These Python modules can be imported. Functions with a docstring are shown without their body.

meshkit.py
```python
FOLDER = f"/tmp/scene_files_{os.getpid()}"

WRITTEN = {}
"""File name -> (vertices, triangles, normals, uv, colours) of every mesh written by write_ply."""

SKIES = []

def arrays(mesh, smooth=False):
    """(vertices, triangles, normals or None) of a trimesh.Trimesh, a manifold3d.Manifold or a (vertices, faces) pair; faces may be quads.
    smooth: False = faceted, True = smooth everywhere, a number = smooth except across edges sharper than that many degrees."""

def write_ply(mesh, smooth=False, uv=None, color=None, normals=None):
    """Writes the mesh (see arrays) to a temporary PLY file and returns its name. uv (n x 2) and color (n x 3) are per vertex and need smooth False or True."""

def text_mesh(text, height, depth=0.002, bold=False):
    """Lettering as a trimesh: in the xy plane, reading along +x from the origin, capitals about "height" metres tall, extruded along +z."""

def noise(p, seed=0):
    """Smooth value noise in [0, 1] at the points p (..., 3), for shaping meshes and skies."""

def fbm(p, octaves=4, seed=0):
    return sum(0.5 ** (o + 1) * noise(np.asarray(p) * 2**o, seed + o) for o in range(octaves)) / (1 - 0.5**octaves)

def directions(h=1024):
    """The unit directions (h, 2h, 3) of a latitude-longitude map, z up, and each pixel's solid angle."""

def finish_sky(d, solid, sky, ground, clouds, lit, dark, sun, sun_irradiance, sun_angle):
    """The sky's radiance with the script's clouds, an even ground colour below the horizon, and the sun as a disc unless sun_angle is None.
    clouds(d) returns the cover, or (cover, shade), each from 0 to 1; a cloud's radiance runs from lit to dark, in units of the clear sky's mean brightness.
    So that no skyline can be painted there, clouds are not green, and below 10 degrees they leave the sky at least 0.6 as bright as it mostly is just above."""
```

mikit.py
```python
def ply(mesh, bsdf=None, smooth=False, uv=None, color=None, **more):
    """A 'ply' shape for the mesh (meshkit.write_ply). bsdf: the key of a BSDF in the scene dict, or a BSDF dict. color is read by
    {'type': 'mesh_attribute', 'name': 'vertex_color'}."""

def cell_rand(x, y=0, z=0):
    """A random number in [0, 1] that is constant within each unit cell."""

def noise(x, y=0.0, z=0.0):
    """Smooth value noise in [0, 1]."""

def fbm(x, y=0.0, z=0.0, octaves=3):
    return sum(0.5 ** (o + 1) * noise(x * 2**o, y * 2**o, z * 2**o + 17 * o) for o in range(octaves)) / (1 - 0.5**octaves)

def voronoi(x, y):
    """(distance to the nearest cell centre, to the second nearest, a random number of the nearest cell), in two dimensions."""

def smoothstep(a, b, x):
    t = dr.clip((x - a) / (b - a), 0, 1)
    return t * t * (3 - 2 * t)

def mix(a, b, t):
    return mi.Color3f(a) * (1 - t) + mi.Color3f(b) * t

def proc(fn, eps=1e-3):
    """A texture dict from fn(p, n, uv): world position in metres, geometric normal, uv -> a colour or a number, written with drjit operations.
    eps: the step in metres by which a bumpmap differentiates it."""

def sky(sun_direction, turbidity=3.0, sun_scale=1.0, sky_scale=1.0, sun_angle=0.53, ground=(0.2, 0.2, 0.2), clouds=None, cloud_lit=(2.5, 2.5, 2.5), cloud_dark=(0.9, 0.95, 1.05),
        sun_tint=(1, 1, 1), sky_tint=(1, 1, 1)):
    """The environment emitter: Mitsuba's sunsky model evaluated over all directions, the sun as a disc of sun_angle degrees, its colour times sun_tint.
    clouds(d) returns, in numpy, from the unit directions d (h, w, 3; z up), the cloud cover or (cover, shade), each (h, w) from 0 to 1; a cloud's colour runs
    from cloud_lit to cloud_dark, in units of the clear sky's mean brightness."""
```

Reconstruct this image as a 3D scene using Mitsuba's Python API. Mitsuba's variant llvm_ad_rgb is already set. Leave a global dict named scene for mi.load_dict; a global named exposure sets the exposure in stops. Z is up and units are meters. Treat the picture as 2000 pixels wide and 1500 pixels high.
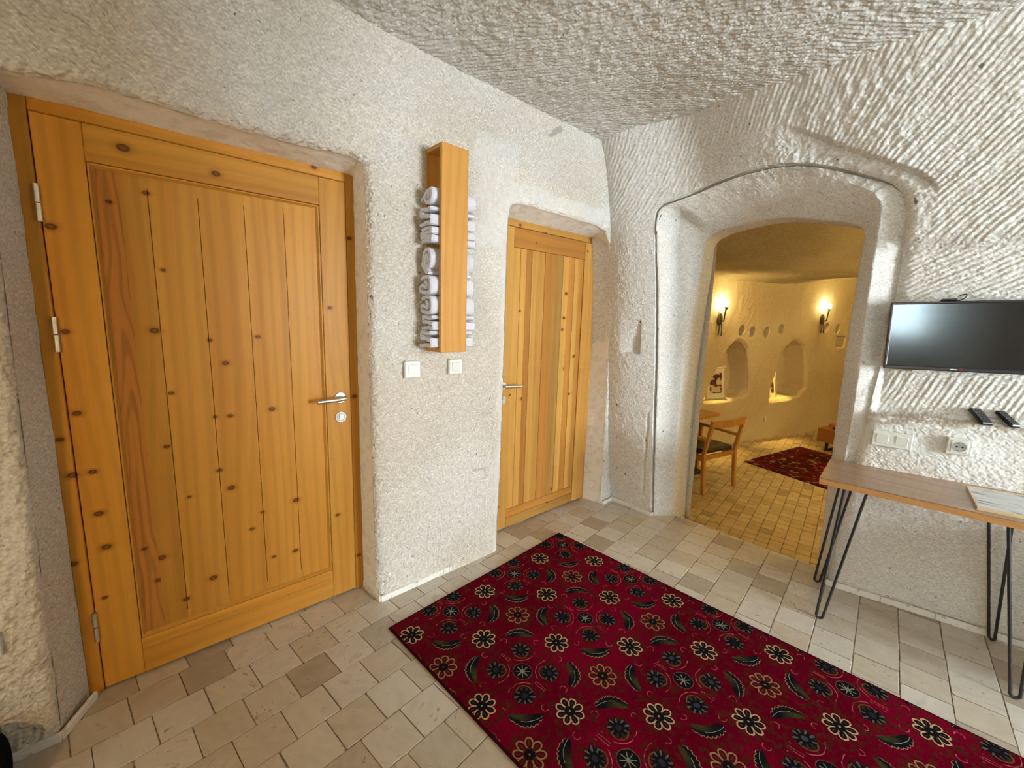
import math, random
import numpy as np
import trimesh, shapely
import shapely.geometry as sg
import drjit as dr
import mitsuba as mi
import mikit, meshkit

random.seed(3)
rng = np.random.default_rng(7)
T = mi.ScalarTransform4f
scene, labels = {}, {}

# ------------------------------------------------------------------ camera, daylight, exposure
exposure = -0.12
YAW, PITCH, ROLL = np.radians([48.1415, -9.0396, -1.8405])
EYE = np.array([0.0, 0.0, 1.40])
_f = np.array([-np.sin(YAW) * np.cos(PITCH), np.cos(YAW) * np.cos(PITCH), np.sin(PITCH)])
_r = np.array([np.cos(YAW), np.sin(YAW), 0.0])
_d = np.cross(_f, _r)
_up = -(-np.sin(ROLL) * _r + np.cos(ROLL) * _d)
scene['camera'] = {'type': 'perspective', 'fov': 2 * math.degrees(math.atan(1000 / 830.05)), 'fov_axis': 'x', 'near_clip': 0.02, 'far_clip': 100.0,
                   'to_world': T().look_at(origin=EYE.tolist(), target=(EYE + _f).tolist(), up=_up.tolist())}
DAY = [78.0, 90.0, 99.0]          # tall window in the side wall, right of the frame
DAY2 = [14.0, 19.0, 21.5]          # window far behind the camera, mirrored in the screen
GLOBE = [265.0, 168.0, 56.0]      # warm globe lamp behind the camera
BULB = [560.0, 375.0, 108.0]       # sconce bulbs of the inner room

# ------------------------------------------------------------------ helpers
def num(key):
    if key not in scene and key not in labels:
        return key
    i = 1
    while f'{key}_{i:03d}' in scene or f'{key}_{i:03d}' in labels:
        i += 1
    return f'{key}_{i:03d}'

def tag(key, label=None, cat=None, group=None, kind=None):
    e = {k: v for k, v in dict(label=label, category=cat, group=group, kind=kind).items() if v}
    labels.setdefault(key, {}).update(e)
    return key

def put(key, mesh, bsdf, smooth=False, uv=None, color=None, label=None, cat=None, group=None, kind=None, **more):
    key = num(key)
    scene[key] = mikit.ply(mesh, bsdf, smooth=smooth, uv=uv, color=color, **more)
    if label or cat or group or kind:
        tag(key, label, cat, group, kind)
    return key

def cbox(lo, hi, c=0.002):
    lo, hi = np.minimum(lo, hi).astype(float), np.maximum(lo, hi).astype(float)
    c = min(c, 0.45 * (hi - lo).min())
    pts = []
    for sx in (0, 1):
        for sy in (0, 1):
            for sz in (0, 1):
                p = np.where([sx, sy, sz], hi, lo)
                q = np.where([sx, sy, sz], -1.0, 1.0)
                for k in range(3):
                    o = q * c
                    o[k] = 0
                    pts.append(p + o)
    return trimesh.convex.convex_hull(np.array(pts))

def xf(mesh, R=None, t=(0, 0, 0)):
    m = mesh.copy()
    M = np.eye(4)
    if R is not None:
        M[:3, :3] = R
    M[:3, 3] = t
    m.apply_transform(M)
    return m

def rotz(a):
    c, s = math.cos(a), math.sin(a)
    return np.array([[c, -s, 0], [s, c, 0], [0, 0, 1.0]])

def rotx(a):
    c, s = math.cos(a), math.sin(a)
    return np.array([[1.0, 0, 0], [0, c, -s], [0, s, c]])

def roty(a):
    c, s = math.cos(a), math.sin(a)
    return np.array([[c, 0, s], [0, 1.0, 0], [-s, 0, c]])

def cat_(*ms):
    return trimesh.util.concatenate([m for m in ms])

def tube(path, r, n=12, caps=True):
    p = np.asarray(path, float)
    r = np.broadcast_to(r, (len(p),))
    t = np.gradient(p, axis=0)
    t /= np.linalg.norm(t, axis=1, keepdims=True)
    a = np.cross(t[0], [0, 0, 1.0] if abs(t[0][2]) < 0.9 else [1.0, 0, 0])
    A = []
    for k in range(len(p)):
        a = a - t[k] * (a @ t[k])
        a /= np.linalg.norm(a)
        A.append(a)
    A = np.array(A)
    B = np.cross(t, A)
    th = np.arange(n) * 2 * np.pi / n
    v = p[:, None] + r[:, None, None] * (np.cos(th)[None, :, None] * A[:, None] + np.sin(th)[None, :, None] * B[:, None])
    i, j = np.meshgrid(np.arange(len(p) - 1), np.arange(n), indexing='ij')
    q = np.stack([i * n + j, i * n + (j + 1) % n, (i + 1) * n + (j + 1) % n, (i + 1) * n + j], -1).reshape(-1, 4)
    v = v.reshape(-1, 3)
    f = np.vstack([q[:, [0, 1, 2]], q[:, [0, 2, 3]]])
    if caps:
        k0, k1 = len(v), len(v) + 1
        v = np.vstack([v, p[0], p[-1]])
        js = np.arange(n)
        e = (len(p) - 1) * n
        f = np.vstack([f, np.stack([js * 0 + k0, (js + 1) % n, js], 1), np.stack([js * 0 + k1, e + js, e + (js + 1) % n], 1)])
    return trimesh.Trimesh(v, f, process=False)

def bar(p0, p1, w, d, up=(0, 0, 1), c=0.003):
    """Square bar from p0 to p1, w along the horizontal, d along the other."""
    p0, p1 = np.asarray(p0, float), np.asarray(p1, float)
    z = p1 - p0
    L = np.linalg.norm(z)
    z /= L
    u = np.asarray(up, float)
    if abs(u @ z) > 0.95:
        u = np.array([1.0, 0, 0])
    x = np.cross(u, z)
    x /= np.linalg.norm(x)
    y = np.cross(z, x)
    return xf(cbox((-w / 2, -d / 2, 0), (w / 2, d / 2, L), c), np.stack([x, y, z], 1), p0)

def lathe(profile, n=32):
    return trimesh.creation.revolve(np.asarray(profile, float), sections=n)

def extrude(poly, h):
    return trimesh.creation.extrude_polygon(poly, h, engine='earcut')

def grid_mesh(P):
    """(n, m, 3) points -> mesh"""
    n, m = P.shape[:2]
    i, j = np.meshgrid(np.arange(n - 1), np.arange(m - 1), indexing='ij')
    a = (i * m + j).ravel()
    f = np.vstack([np.stack([a, a + m, a + m + 1], 1), np.stack([a, a + m + 1, a + 1], 1)])
    return P.reshape(-1, 3), f

def clip(v, f, phi):
    """Keeps the part of the mesh where phi >= 0."""
    s = phi[f] >= 0
    c = s.sum(1)
    out_v, out_f = [v], [f[c == 3]]
    base = len(v)
    for want in (1, 2):
        g, sg_ = f[c == want], s[c == want]
        if not len(g):
            continue
        k = np.argmax(sg_ if want == 1 else ~sg_, axis=1)
        idx = (k[:, None] + np.arange(3)) % 3
        g = np.take_along_axis(g, idx, 1)
        a, b, d = g.T
        def cut(p, q):
            t = phi[p] / (phi[p] - phi[q])
            return v[p] + (v[q] - v[p]) * t[:, None]
        ab, ad = cut(a, b), cut(a, d)
        n = len(g)
        i1, i2 = base + np.arange(n), base + n + np.arange(n)
        out_v += [ab, ad]
        base += 2 * n
        if want == 1:
            out_f.append(np.stack([a, i1, i2], 1))
        else:
            out_f += [np.stack([i1, b, d], 1), np.stack([i1, d, i2], 1)]
    m = trimesh.Trimesh(np.vstack(out_v), np.vstack(out_f), process=False)
    m.merge_vertices(digits_vertex=6)
    m.update_faces(m.nondegenerate_faces())
    m.remove_unreferenced_vertices()
    return m

def sdist(poly, x, y):
    """Signed distance, negative inside."""
    pts = shapely.points(x.ravel(), y.ravel())
    shapely.prepare(poly)
    d = shapely.distance(poly.boundary, pts)
    return np.where(shapely.contains(poly, pts), -d, d).reshape(x.shape)

def nz(x, y, s, seed=0, oct=3):
    return meshkit.fbm(np.stack([x * s, y * s, np.zeros_like(x) + 0.37 * seed], -1), oct, seed) - 0.5

def sstep(a, b, x):
    t = np.clip((x - a) / (b - a), 0, 1)
    return t * t * (3 - 2 * t)

def chisel(u, v, ang, spacing, amp, seed=0, broken=7.0):
    """Rows of tool strokes running along ang (radians, field or number)."""
    a = u * np.cos(ang) + v * np.sin(ang)
    c = -u * np.sin(ang) + v * np.cos(ang)
    c = c + 0.45 * spacing * 2 * nz(u, v, 9.0, seed + 1, 2) + 0.02 * nz(u, v, 1.5, seed + 2, 1)
    row = np.floor(c / spacing)
    t = c / spacing - row
    prof = 1 - np.abs(2 * t - 1) ** 1.6
    mod = meshkit.noise(np.stack([a * broken, row * 3.7, row * 0 + seed], -1), seed + 3)
    return amp * prof * (0.35 + 0.9 * mod)

def chisels(u, v, angles, spacing, amp, seed=0, broken=7.0, patch=1.1):
    """Patches of tool strokes, each patch with a direction of its own."""
    n = meshkit.fbm(np.stack([u * patch, v * patch, np.zeros_like(u) + 0.71 * seed], -1), 2, seed + 9) 
    t = np.clip((n - 0.30) / 0.40, 0, 0.9999) * len(angles)
    out = 0
    for k, a in enumerate(angles):
        w = sstep(k - 0.12, k + 0.12, t) * sstep(k + 1.12, k + 0.88, t)
        if k == 0:
            w = sstep(1.12, 0.88, t)
        if k == len(angles) - 1:
            w = sstep(k - 0.12, k + 0.12, t)
        out = out + w * chisel(u, v, a, spacing, amp, seed + 3 * k, broken)
    return out

def spaced(*segs):
    """Grid lines from (start, end, step) pieces."""
    out = []
    for a, b, s in segs:
        out.append(np.linspace(a, b, max(2, int(round((b - a) / s)) + 1)))
    return np.unique(np.round(np.concatenate(out), 5))

def strip(rows, rough=0.0025, seed=0, scale=40.0):
    P = np.array(rows)
    v, f = grid_mesh(P)
    if rough:
        m = trimesh.Trimesh(v, f, process=False)
        n = m.vertex_normals
        d = (meshkit.fbm(v * scale, 3, seed) - 0.5) * 2 * rough + (meshkit.fbm(v * 9, 2, seed + 5) - 0.5) * 2 * rough
        w = np.ones(P.shape[:2])
        w[0] = 0
        if len(w) > 8:
            w[-1], w[-2] = 0.15, 0.5
        v = v + n * (d * w.ravel())[:, None]
    return trimesh.Trimesh(v, f, process=False)

def lerp_rows(a, b, n, ends=(True, True)):
    t = np.linspace(0, 1, n + 1)
    if not ends[0]:
        t = t[1:]
    return [a * (1 - k) + b * k for k in t]

def resample(pts, step):
    pts = np.asarray(pts, float)
    d = np.r_[0, np.cumsum(np.linalg.norm(np.diff(pts, axis=0), axis=1))]
    s = np.linspace(0, d[-1], max(3, int(d[-1] / step) + 1))
    return np.stack([np.interp(s, d, pts[:, k]) for k in range(pts.shape[1])], 1), s / d[-1]

# ------------------------------------------------------------------ materials
M = mikit
def two(b):
    return {'type': 'twosided', 'bsdf': b}
def bump(b, fn, eps=0.0012):
    return {'type': 'bumpmap', 'bsdf': b, 'scale': 1.0, 'tex': mikit.proc(fn, eps)}
def rgb(*c):
    return {'type': 'rgb', 'value': list(c)}

def speckle(p, size, amount, r0, r1, seed, g):
    """Dark stone grains scattered in the rock, one per cell at most."""
    qx, qy, qz = p.x / size, p.y / size, p.z / size
    cx, cy, cz = dr.floor(qx), dr.floor(qy), dr.floor(qz)
    a = M.cell_rand(cx + 31 * seed, cy, cz)
    b, c = dr.fma(a, 917.0, -dr.floor(a * 917.0)), dr.fma(a, 5381.0, -dr.floor(a * 5381.0))
    ex, ey, ez = qx - cx - 0.3 - 0.4 * b, qy - cy - 0.3 - 0.4 * c, qz - cz - 0.5
    tilt = 2.4 * (a * 13.0 - dr.floor(a * 13.0)) - 1.2
    ez, ex, ey = ez + tilt * (ex + ey), ex, ey
    d = dr.sqrt(dr.square(ex * 1.5) + dr.square(ey * 1.5) + dr.square(ez)) * size
    r = r0 + (r1 - r0) * b * c * 2
    wob = 1.5 * r1 * (g - 0.5)
    return dr.select(a < amount, 1.0 - M.smoothstep(r * 0.7, r, d + wob), 0.0)

def rock(base, warm, pale, seed, extra=None, relief=1.0):
    def col(p, n, uv):
        m = M.noise(p.x * 2.3 + seed, p.y * 2.3, p.z * 2.3)
        g = M.fbm(p.x * 150, p.y * 150, p.z * 150 + seed, octaves=2)
        c = M.mix(base, warm, M.smoothstep(0.30, 0.75, m))
        c = c * (0.68 + 0.64 * g)
        c = M.mix(c, pale, 0.5 * M.smoothstep(0.60, 0.75, g))
        c = M.mix(c, (0.10, 0.085, 0.07), 0.8 * speckle(p, 0.075, 0.42, 0.003, 0.0095, 1, g))
        c = M.mix(c, (0.17, 0.15, 0.13), 0.7 * speckle(p, 0.031, 0.40, 0.0018, 0.0055, 2, g))
        if extra:
            c = extra(c, p)
        return c
    def hgt(p, n, uv):
        return relief * (0.0040 * M.noise(p.x * 120, p.y * 120, p.z * 120) + 0.0040 * M.noise(p.x * 58, p.y * 58, p.z * 58 + seed))
    return two(bump({'type': 'diffuse', 'reflectance': mikit.proc(col)}, hgt))

def left_extra(c, p):
    # lime patches round the small door and a grey smear above it, ragged outlines
    w = 0.09 * (M.fbm(p.y * 11, p.z * 11, 3.0, octaves=3) - 0.5)
    d1 = dr.maximum(dr.abs(p.y - 1.47) - 0.13, dr.abs(p.z - 2.02) - 0.27) + w
    d2 = dr.maximum(dr.abs(p.y - 1.99) - 0.52, dr.abs(p.z - 2.055) - 0.06) + 0.6 * w
    d3 = dr.maximum(dr.abs(p.y - 1.565) - 0.035, dr.abs(p.z - 1.0) - 1.0) + 0.5 * w
    k = dr.maximum(dr.maximum(1 - M.smoothstep(-0.02, 0.02, d1), 1 - M.smoothstep(-0.01, 0.015, d2)), 1 - M.smoothstep(-0.01, 0.02, d3))
    c = M.mix(c, mi.Color3f(0.66, 0.645, 0.61) * (0.94 + 0.12 * M.noise(p.y * 40, p.z * 40, 1.0)), 0.62 * k)
    a, b = p.y - 1.90, p.z - 2.445
    s = dr.sqrt(dr.square((0.8 * a + 0.6 * b) / 0.055) + dr.square((-0.6 * a + 0.8 * b) / 0.018)) + 1.3 * (M.fbm(p.y * 60, p.z * 60, 9.0, octaves=2) - 0.5)
    return M.mix(c, (0.27, 0.255, 0.24), 0.7 * (1 - M.smoothstep(0.8, 1.1, s)))

def right_extra(c, p):
    # plastered patches round the switches and along the skirting
    w = 0.10 * (M.fbm(p.x * 9, p.z * 9, 5.0, octaves=3) - 0.5)
    d1 = dr.maximum(dr.abs(p.x + 0.27) - 0.13, dr.abs(p.z - 0.88) - 0.10) + w
    d2 = dr.maximum(dr.abs(p.x - 0.02) - 0.11, dr.abs(p.z - 0.86) - 0.10) + w
    k = dr.maximum(1 - M.smoothstep(-0.02, 0.02, d1), 1 - M.smoothstep(-0.02, 0.02, d2))
    c = M.mix(c, (0.69, 0.69, 0.67), 0.7 * k)
    # mottled brown band on the rock ledge below the screen
    g = M.fbm(p.x * 22, p.z * 60, 2.0, octaves=3)
    l = (1 - M.smoothstep(0.018, 0.036, dr.abs(p.z - 0.982 - 0.10 * (p.x + 0.1) + 0.03 * (g - 0.5)))) * M.smoothstep(-0.40, -0.33, p.x)
    return M.mix(c, (0.27, 0.20, 0.13), 0.65 * l * M.smoothstep(0.35, 0.6, g))

scene['rock_left'] = rock((0.61, 0.58, 0.525), (0.56, 0.505, 0.43), (0.72, 0.70, 0.66), 1.0, left_extra, 1.7)
scene['rock_right'] = rock((0.64, 0.63, 0.595), (0.60, 0.575, 0.53), (0.74, 0.74, 0.71), 4.0, right_extra, 0.75)
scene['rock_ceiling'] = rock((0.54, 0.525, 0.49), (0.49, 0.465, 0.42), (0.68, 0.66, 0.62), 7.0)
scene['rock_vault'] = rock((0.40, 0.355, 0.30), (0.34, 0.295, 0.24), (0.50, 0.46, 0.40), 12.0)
scene['rock_inner'] = rock((0.62, 0.55, 0.44), (0.57, 0.48, 0.36), (0.70, 0.64, 0.54), 11.0)

def plaster_col(p, n, uv):
    g = M.fbm(p.x * 30, p.y * 30, p.z * 30, octaves=3)
    c = M.mix((0.78, 0.755, 0.705), (0.68, 0.65, 0.59), M.smoothstep(0.45, 0.75, g))
    return c * (0.95 + 0.1 * M.noise(p.x * 150, p.y * 150, p.z * 150))
def plaster_h(p, n, uv):
    return 0.0016 * M.noise(p.x * 90, p.y * 90, p.z * 90)
scene['plaster'] = two(bump({'type': 'diffuse', 'reflectance': mikit.proc(plaster_col)}, plaster_h))

def trim_col(p, n, uv):
    g = M.fbm(p.x * 35, p.y * 35, p.z * 35, octaves=2)
    return M.mix((0.78, 0.775, 0.74), (0.52, 0.49, 0.43), M.smoothstep(0.66, 0.80, g))
scene['white_trim'] = two({'type': 'roughplastic', 'alpha': 0.25, 'diffuse_reflectance': mikit.proc(trim_col)})

def tile_fn(palette_shift):
    def fn(p, n, uv):
        t, s = uv.x, uv.y
        ox, oy = p.x + 7.3 * s, p.y - 5.1 * t
        ca, sa = dr.cos(s * 6.28), dr.sin(s * 6.28)
        gx, gy = ca * ox + sa * oy, -sa * ox + ca * oy
        v = M.fbm(gx * 14, gy * 34, s * 20, octaves=4)
        w = M.fbm(gx * 60, gy * 90, t * 20, octaves=2)
        light = mi.Color3f(0.475, 0.415, 0.325)
        dark = mi.Color3f(0.31, 0.25, 0.18)
        pale = mi.Color3f(0.55, 0.51, 0.435)
        c = M.mix(light, pale, M.smoothstep(0.35, 0.75, s))
        c = M.mix(c, dark, 0.75 * M.smoothstep(0.84, 0.97, t))
        c = c * (0.83 + 0.34 * v)
        vein = M.smoothstep(0.60, 0.80, v) * (0.25 + 0.55 * s)
        c = M.mix(c, dark * 0.85, 0.55 * vein)
        pit = M.smoothstep(0.70, 0.80, w) * M.smoothstep(0.48, 0.60, v)
        c = M.mix(c, (0.21, 0.165, 0.12), 0.6 * pit)
        return c * mi.Color3f(*palette_shift)
    return fn
scene['travertine'] = two({'type': 'roughplastic', 'alpha': 0.22, 'int_ior': 1.45, 'diffuse_reflectance': mikit.proc(tile_fn((1.06, 1.06, 1.06)))})
scene['travertine_small'] = two({'type': 'roughplastic', 'alpha': 0.30, 'int_ior': 1.4, 'diffuse_reflectance': mikit.proc(tile_fn((1.22, 1.10, 0.88)))})
def grout_col(p, n, uv):
    g = M.noise(p.x * 180, p.y * 180, 0.0)
    return M.mix((0.20, 0.16, 0.115), (0.34, 0.29, 0.22), M.smoothstep(0.3, 0.8, g))
scene['grout'] = two({'type': 'diffuse', 'reflectance': mikit.proc(grout_col)})

def wood_fn(light, mid, dark, knots=(), axis=1, contrast=1.0, rings=26.0, tones=0.25, heart=None):
    L, Mi_, D = mi.Color3f(*light), mi.Color3f(*mid), mi.Color3f(*dark)
    def fn(p, n, uv):
        k = dr.floor(uv.x / 10)
        u, v = uv.x - 10 * k - 5, uv.y
        tone = M.cell_rand(k, 3.0)
        q = (p.x, p.y, p.z)[axis]
        near, glow = mi.Float(0), mi.Float(0)
        bend = mi.Float(0)
        for (ky, kz, r) in knots:
            dy, dz = (q - ky), (p.z - kz)
            e = dr.sqrt(dr.square(dy / (0.9 * r)) + dr.square(dz / (0.62 * r)))
            bend += 0.5 * r * dr.exp(-0.22 * e * e) * dr.select(dy > 0, 1.0, -1.0)
            near = dr.maximum(near, (1 - M.smoothstep(0.75, 1.25, e)) * (0.72 + 0.28 * M.smoothstep(0.35, 0.7, e)))
            glow = dr.maximum(glow, 1 - M.smoothstep(0.8, 2.6, e))
        uu = u + bend + 0.012 * (M.fbm(u * 5, v * 1.1, k * 3.1, octaves=2) - 0.5)
        fine = M.fbm(uu * 190, v * 3.0, k * 1.7, octaves=2)
        ring = 0.5 + 0.5 * dr.sin((uu * rings + 1.3 * M.fbm(uu * 4, v * 0.7, k * 5.3, octaves=2) * rings * 0.12) * 6.283)
        if heart is not None:      # flame figure of a flat-sawn board
            w_ = 0.05 * (M.fbm(u * 9, v * 3.5, 4.0, octaves=2) - 0.5)
            ring = 0.5 + 0.5 * dr.sin((dr.sqrt(dr.square((u - heart + w_) * 60) + 0.3) + v * 2.6 + 1.6 * M.noise(u * 12, v * 2.2, 1.0)) * 6.283)
        wide = M.fbm(uu * 22, v * 0.8, k * 2.3, octaves=2)
        c = M.mix(L, Mi_, M.smoothstep(0.25, 0.8, wide) * 0.8)
        c = c * (1 - 0.13 * contrast * M.smoothstep(0.45, 0.95, ring) * (0.2 + 0.8 * fine))
        c = c * (0.93 + 0.14 * fine) * (1 - tones * (tone - 0.5))
        # dark heartwood boards carry a tone above the others
        c = M.mix(c, D * (0.86 + 0.4 * ring * fine), M.smoothstep(0.93, 0.95, tone) * 0.0)
        c = M.mix(c, Mi_ * mi.Color3f(0.72, 0.55, 0.42), 0.55 * glow)
        return M.mix(c, D * 0.36, near)
    return fn
K1 = [(0.027,1.905,.019),(0.278,1.883,.015),(0.625,1.99,.012),(0.765,1.723,.012),(-0.161,1.629,.015),(-0.16,1.306,.012),(0.075,1.777,.011),(0.061,1.309,.016),(0.383,1.285,.010),(0.669,1.412,.010),
      (0.266,1.182,.013),(0.091,1.079,.010),(-0.158,1.037,.013),(-0.205,0.954,.011),(0.419,0.979,.013),(0.269,0.969,.011),(0.218,0.971,.008),(0.063,0.879,.011),(-0.139,0.83,.012),(-0.187,0.828,.015),
      (-0.137,0.677,.014),(0.254,0.668,.015),(0.219,0.751,.011),(0.115,0.666,.008),(0.494,0.548,.014),(0.671,0.428,.010),(0.317,0.466,.010),(-0.129,0.549,.015),(-0.215,0.516,.013),
      (0.481,0.306,.012),(0.015,0.447,.015),(0.393,0.309,.009),(0.169,0.299,.015),(0.077,0.245,.013),(0.77,0.18,.012),(-0.149,0.361,.009),(0.101,1.523,.008),(0.221,1.273,.009),(0.359,0.53,.008),(0.77,1.0,.012)]
K2 = [(1.669,1.457,.013),(1.824,1.436,.009),(2.08,1.652,.011),(2.251,1.566,.013),(2.228,1.32,.011),(2.239,1.401,.012),(2.089,1.14,.012),(2.368,1.13,.013),(2.449,1.87,.009),(1.802,1.944,.011),
      (2.026,1.928,.009),(2.088,1.405,.008),(2.414,1.316,.010),(1.874,0.872,.017),(1.76,0.907,.011),(2.275,1.047,.017),(1.60,0.939,.014),(2.335,0.857,.011),(2.103,0.88,.010),(2.155,0.082,.018),(1.679,0.173,.013),(2.20,0.167,.012)]
PL, PM, PD = (0.475, 0.222, 0.034), (0.395, 0.162, 0.021), (0.24, 0.075, 0.016)
def woodmat(fn, rough=0.42, spec=0.18):
    return two({'type': 'principled', 'base_color': mikit.proc(fn), 'roughness': rough, 'specular': spec})
scene['pine_1'] = woodmat(wood_fn(PL, PM, PD, K1, 1, 1.1, 24.0, 0.35))
scene['pine_1_heart'] = woodmat(wood_fn((0.35, 0.135, 0.026), (0.30, 0.105, 0.018), (0.19, 0.06, 0.012), [(-0.022, 1.73, .009), (0.0, 0.36, .011), (-0.03, 0.5, .009)], 1, 3.2, 46.0, 0.25, -1.418))
scene['pine_2'] = woodmat(wood_fn((0.455, 0.242, 0.058), (0.38, 0.168, 0.034), PD, K2, 1, 0.9, 20.0, 0.5))
scene['pine_2_dark'] = woodmat(wood_fn((0.40, 0.17, 0.034), (0.36, 0.145, 0.028), PD, [(1.94, 1.86, .006)], 1, 1.0, 16.0, 0.4))
scene['beech'] = woodmat(wood_fn((0.49, 0.255, 0.060), (0.43, 0.20, 0.042), (0.33, 0.14, 0.035), (), 1, 1.1, 22.0, 0.3))
scene['walnut_top'] = woodmat(wood_fn((0.27, 0.165, 0.095), (0.22, 0.125, 0.068), (0.10, 0.05, 0.025), (), 1, 1.6, 30.0, 0.3), 0.28, 0.5)
scene['table_edge'] = woodmat(wood_fn((0.52, 0.27, 0.10), (0.46, 0.22, 0.075), (0.25, 0.10, 0.03), (), 1, 1.0, 60.0, 0.3), 0.4)
scene['chair_wood'] = woodmat(wood_fn((0.50, 0.255, 0.075), (0.43, 0.20, 0.055), (0.22, 0.09, 0.02), (), 1, 1.0, 30.0, 0.3), 0.35)
scene['bench_wood'] = woodmat(wood_fn((0.40, 0.17, 0.06), (0.33, 0.125, 0.04), (0.16, 0.05, 0.015), (), 1, 1.4, 24.0, 0.3), 0.4)
scene['pale_frame'] = woodmat(wood_fn((0.62, 0.50, 0.33), (0.55, 0.42, 0.26), (0.3, 0.2, 0.1), (), 1, 0.6, 30.0, 0.2), 0.45)
scene['steel'] = two({'type': 'roughconductor', 'material': 'none', 'specular_reflectance': rgb(0.66, 0.63, 0.58), 'alpha': 0.22})
scene['dark_steel'] = two({'type': 'roughconductor', 'material': 'none', 'specular_reflectance': rgb(0.32, 0.30, 0.28), 'alpha': 0.3})
scene['black_metal'] = two({'type': 'principled', 'base_color': rgb(0.012, 0.012, 0.014), 'roughness': 0.38, 'specular': 0.5})
scene['iron'] = two({'type': 'principled', 'base_color': rgb(0.045, 0.03, 0.018), 'roughness': 0.5, 'specular': 0.5})
scene['black_plastic'] = two({'type': 'roughplastic', 'alpha': 0.12, 'diffuse_reflectance': rgb(0.010, 0.010, 0.011)})
scene['soft_black'] = two({'type': 'diffuse', 'reflectance': rgb(0.006, 0.006, 0.006)})
scene['screen'] = two({'type': 'principled', 'base_color': rgb(0.006, 0.007, 0.008), 'roughness': 0.12, 'specular': 1.0})
scene['white_plastic'] = two({'type': 'roughplastic', 'alpha': 0.15, 'diffuse_reflectance': rgb(0.68, 0.70, 0.65)})
scene['white_paper'] = two({'type': 'diffuse', 'reflectance': rgb(0.80, 0.80, 0.78)})
scene['maroon_sticker'] = two({'type': 'diffuse', 'reflectance': rgb(0.13, 0.025, 0.03)})
scene['pale_sticker'] = two({'type': 'diffuse', 'reflectance': rgb(0.30, 0.17, 0.18)})
scene['key_grey'] = two({'type': 'diffuse', 'reflectance': rgb(0.09, 0.09, 0.095)})
scene['socket_grey'] = two({'type': 'roughplastic', 'alpha': 0.2, 'diffuse_reflectance': rgb(0.30, 0.30, 0.29)})
scene['black_leather'] = two({'type': 'principled', 'base_color': rgb(0.014, 0.011, 0.009), 'roughness': 0.35, 'specular': 0.5})
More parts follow.
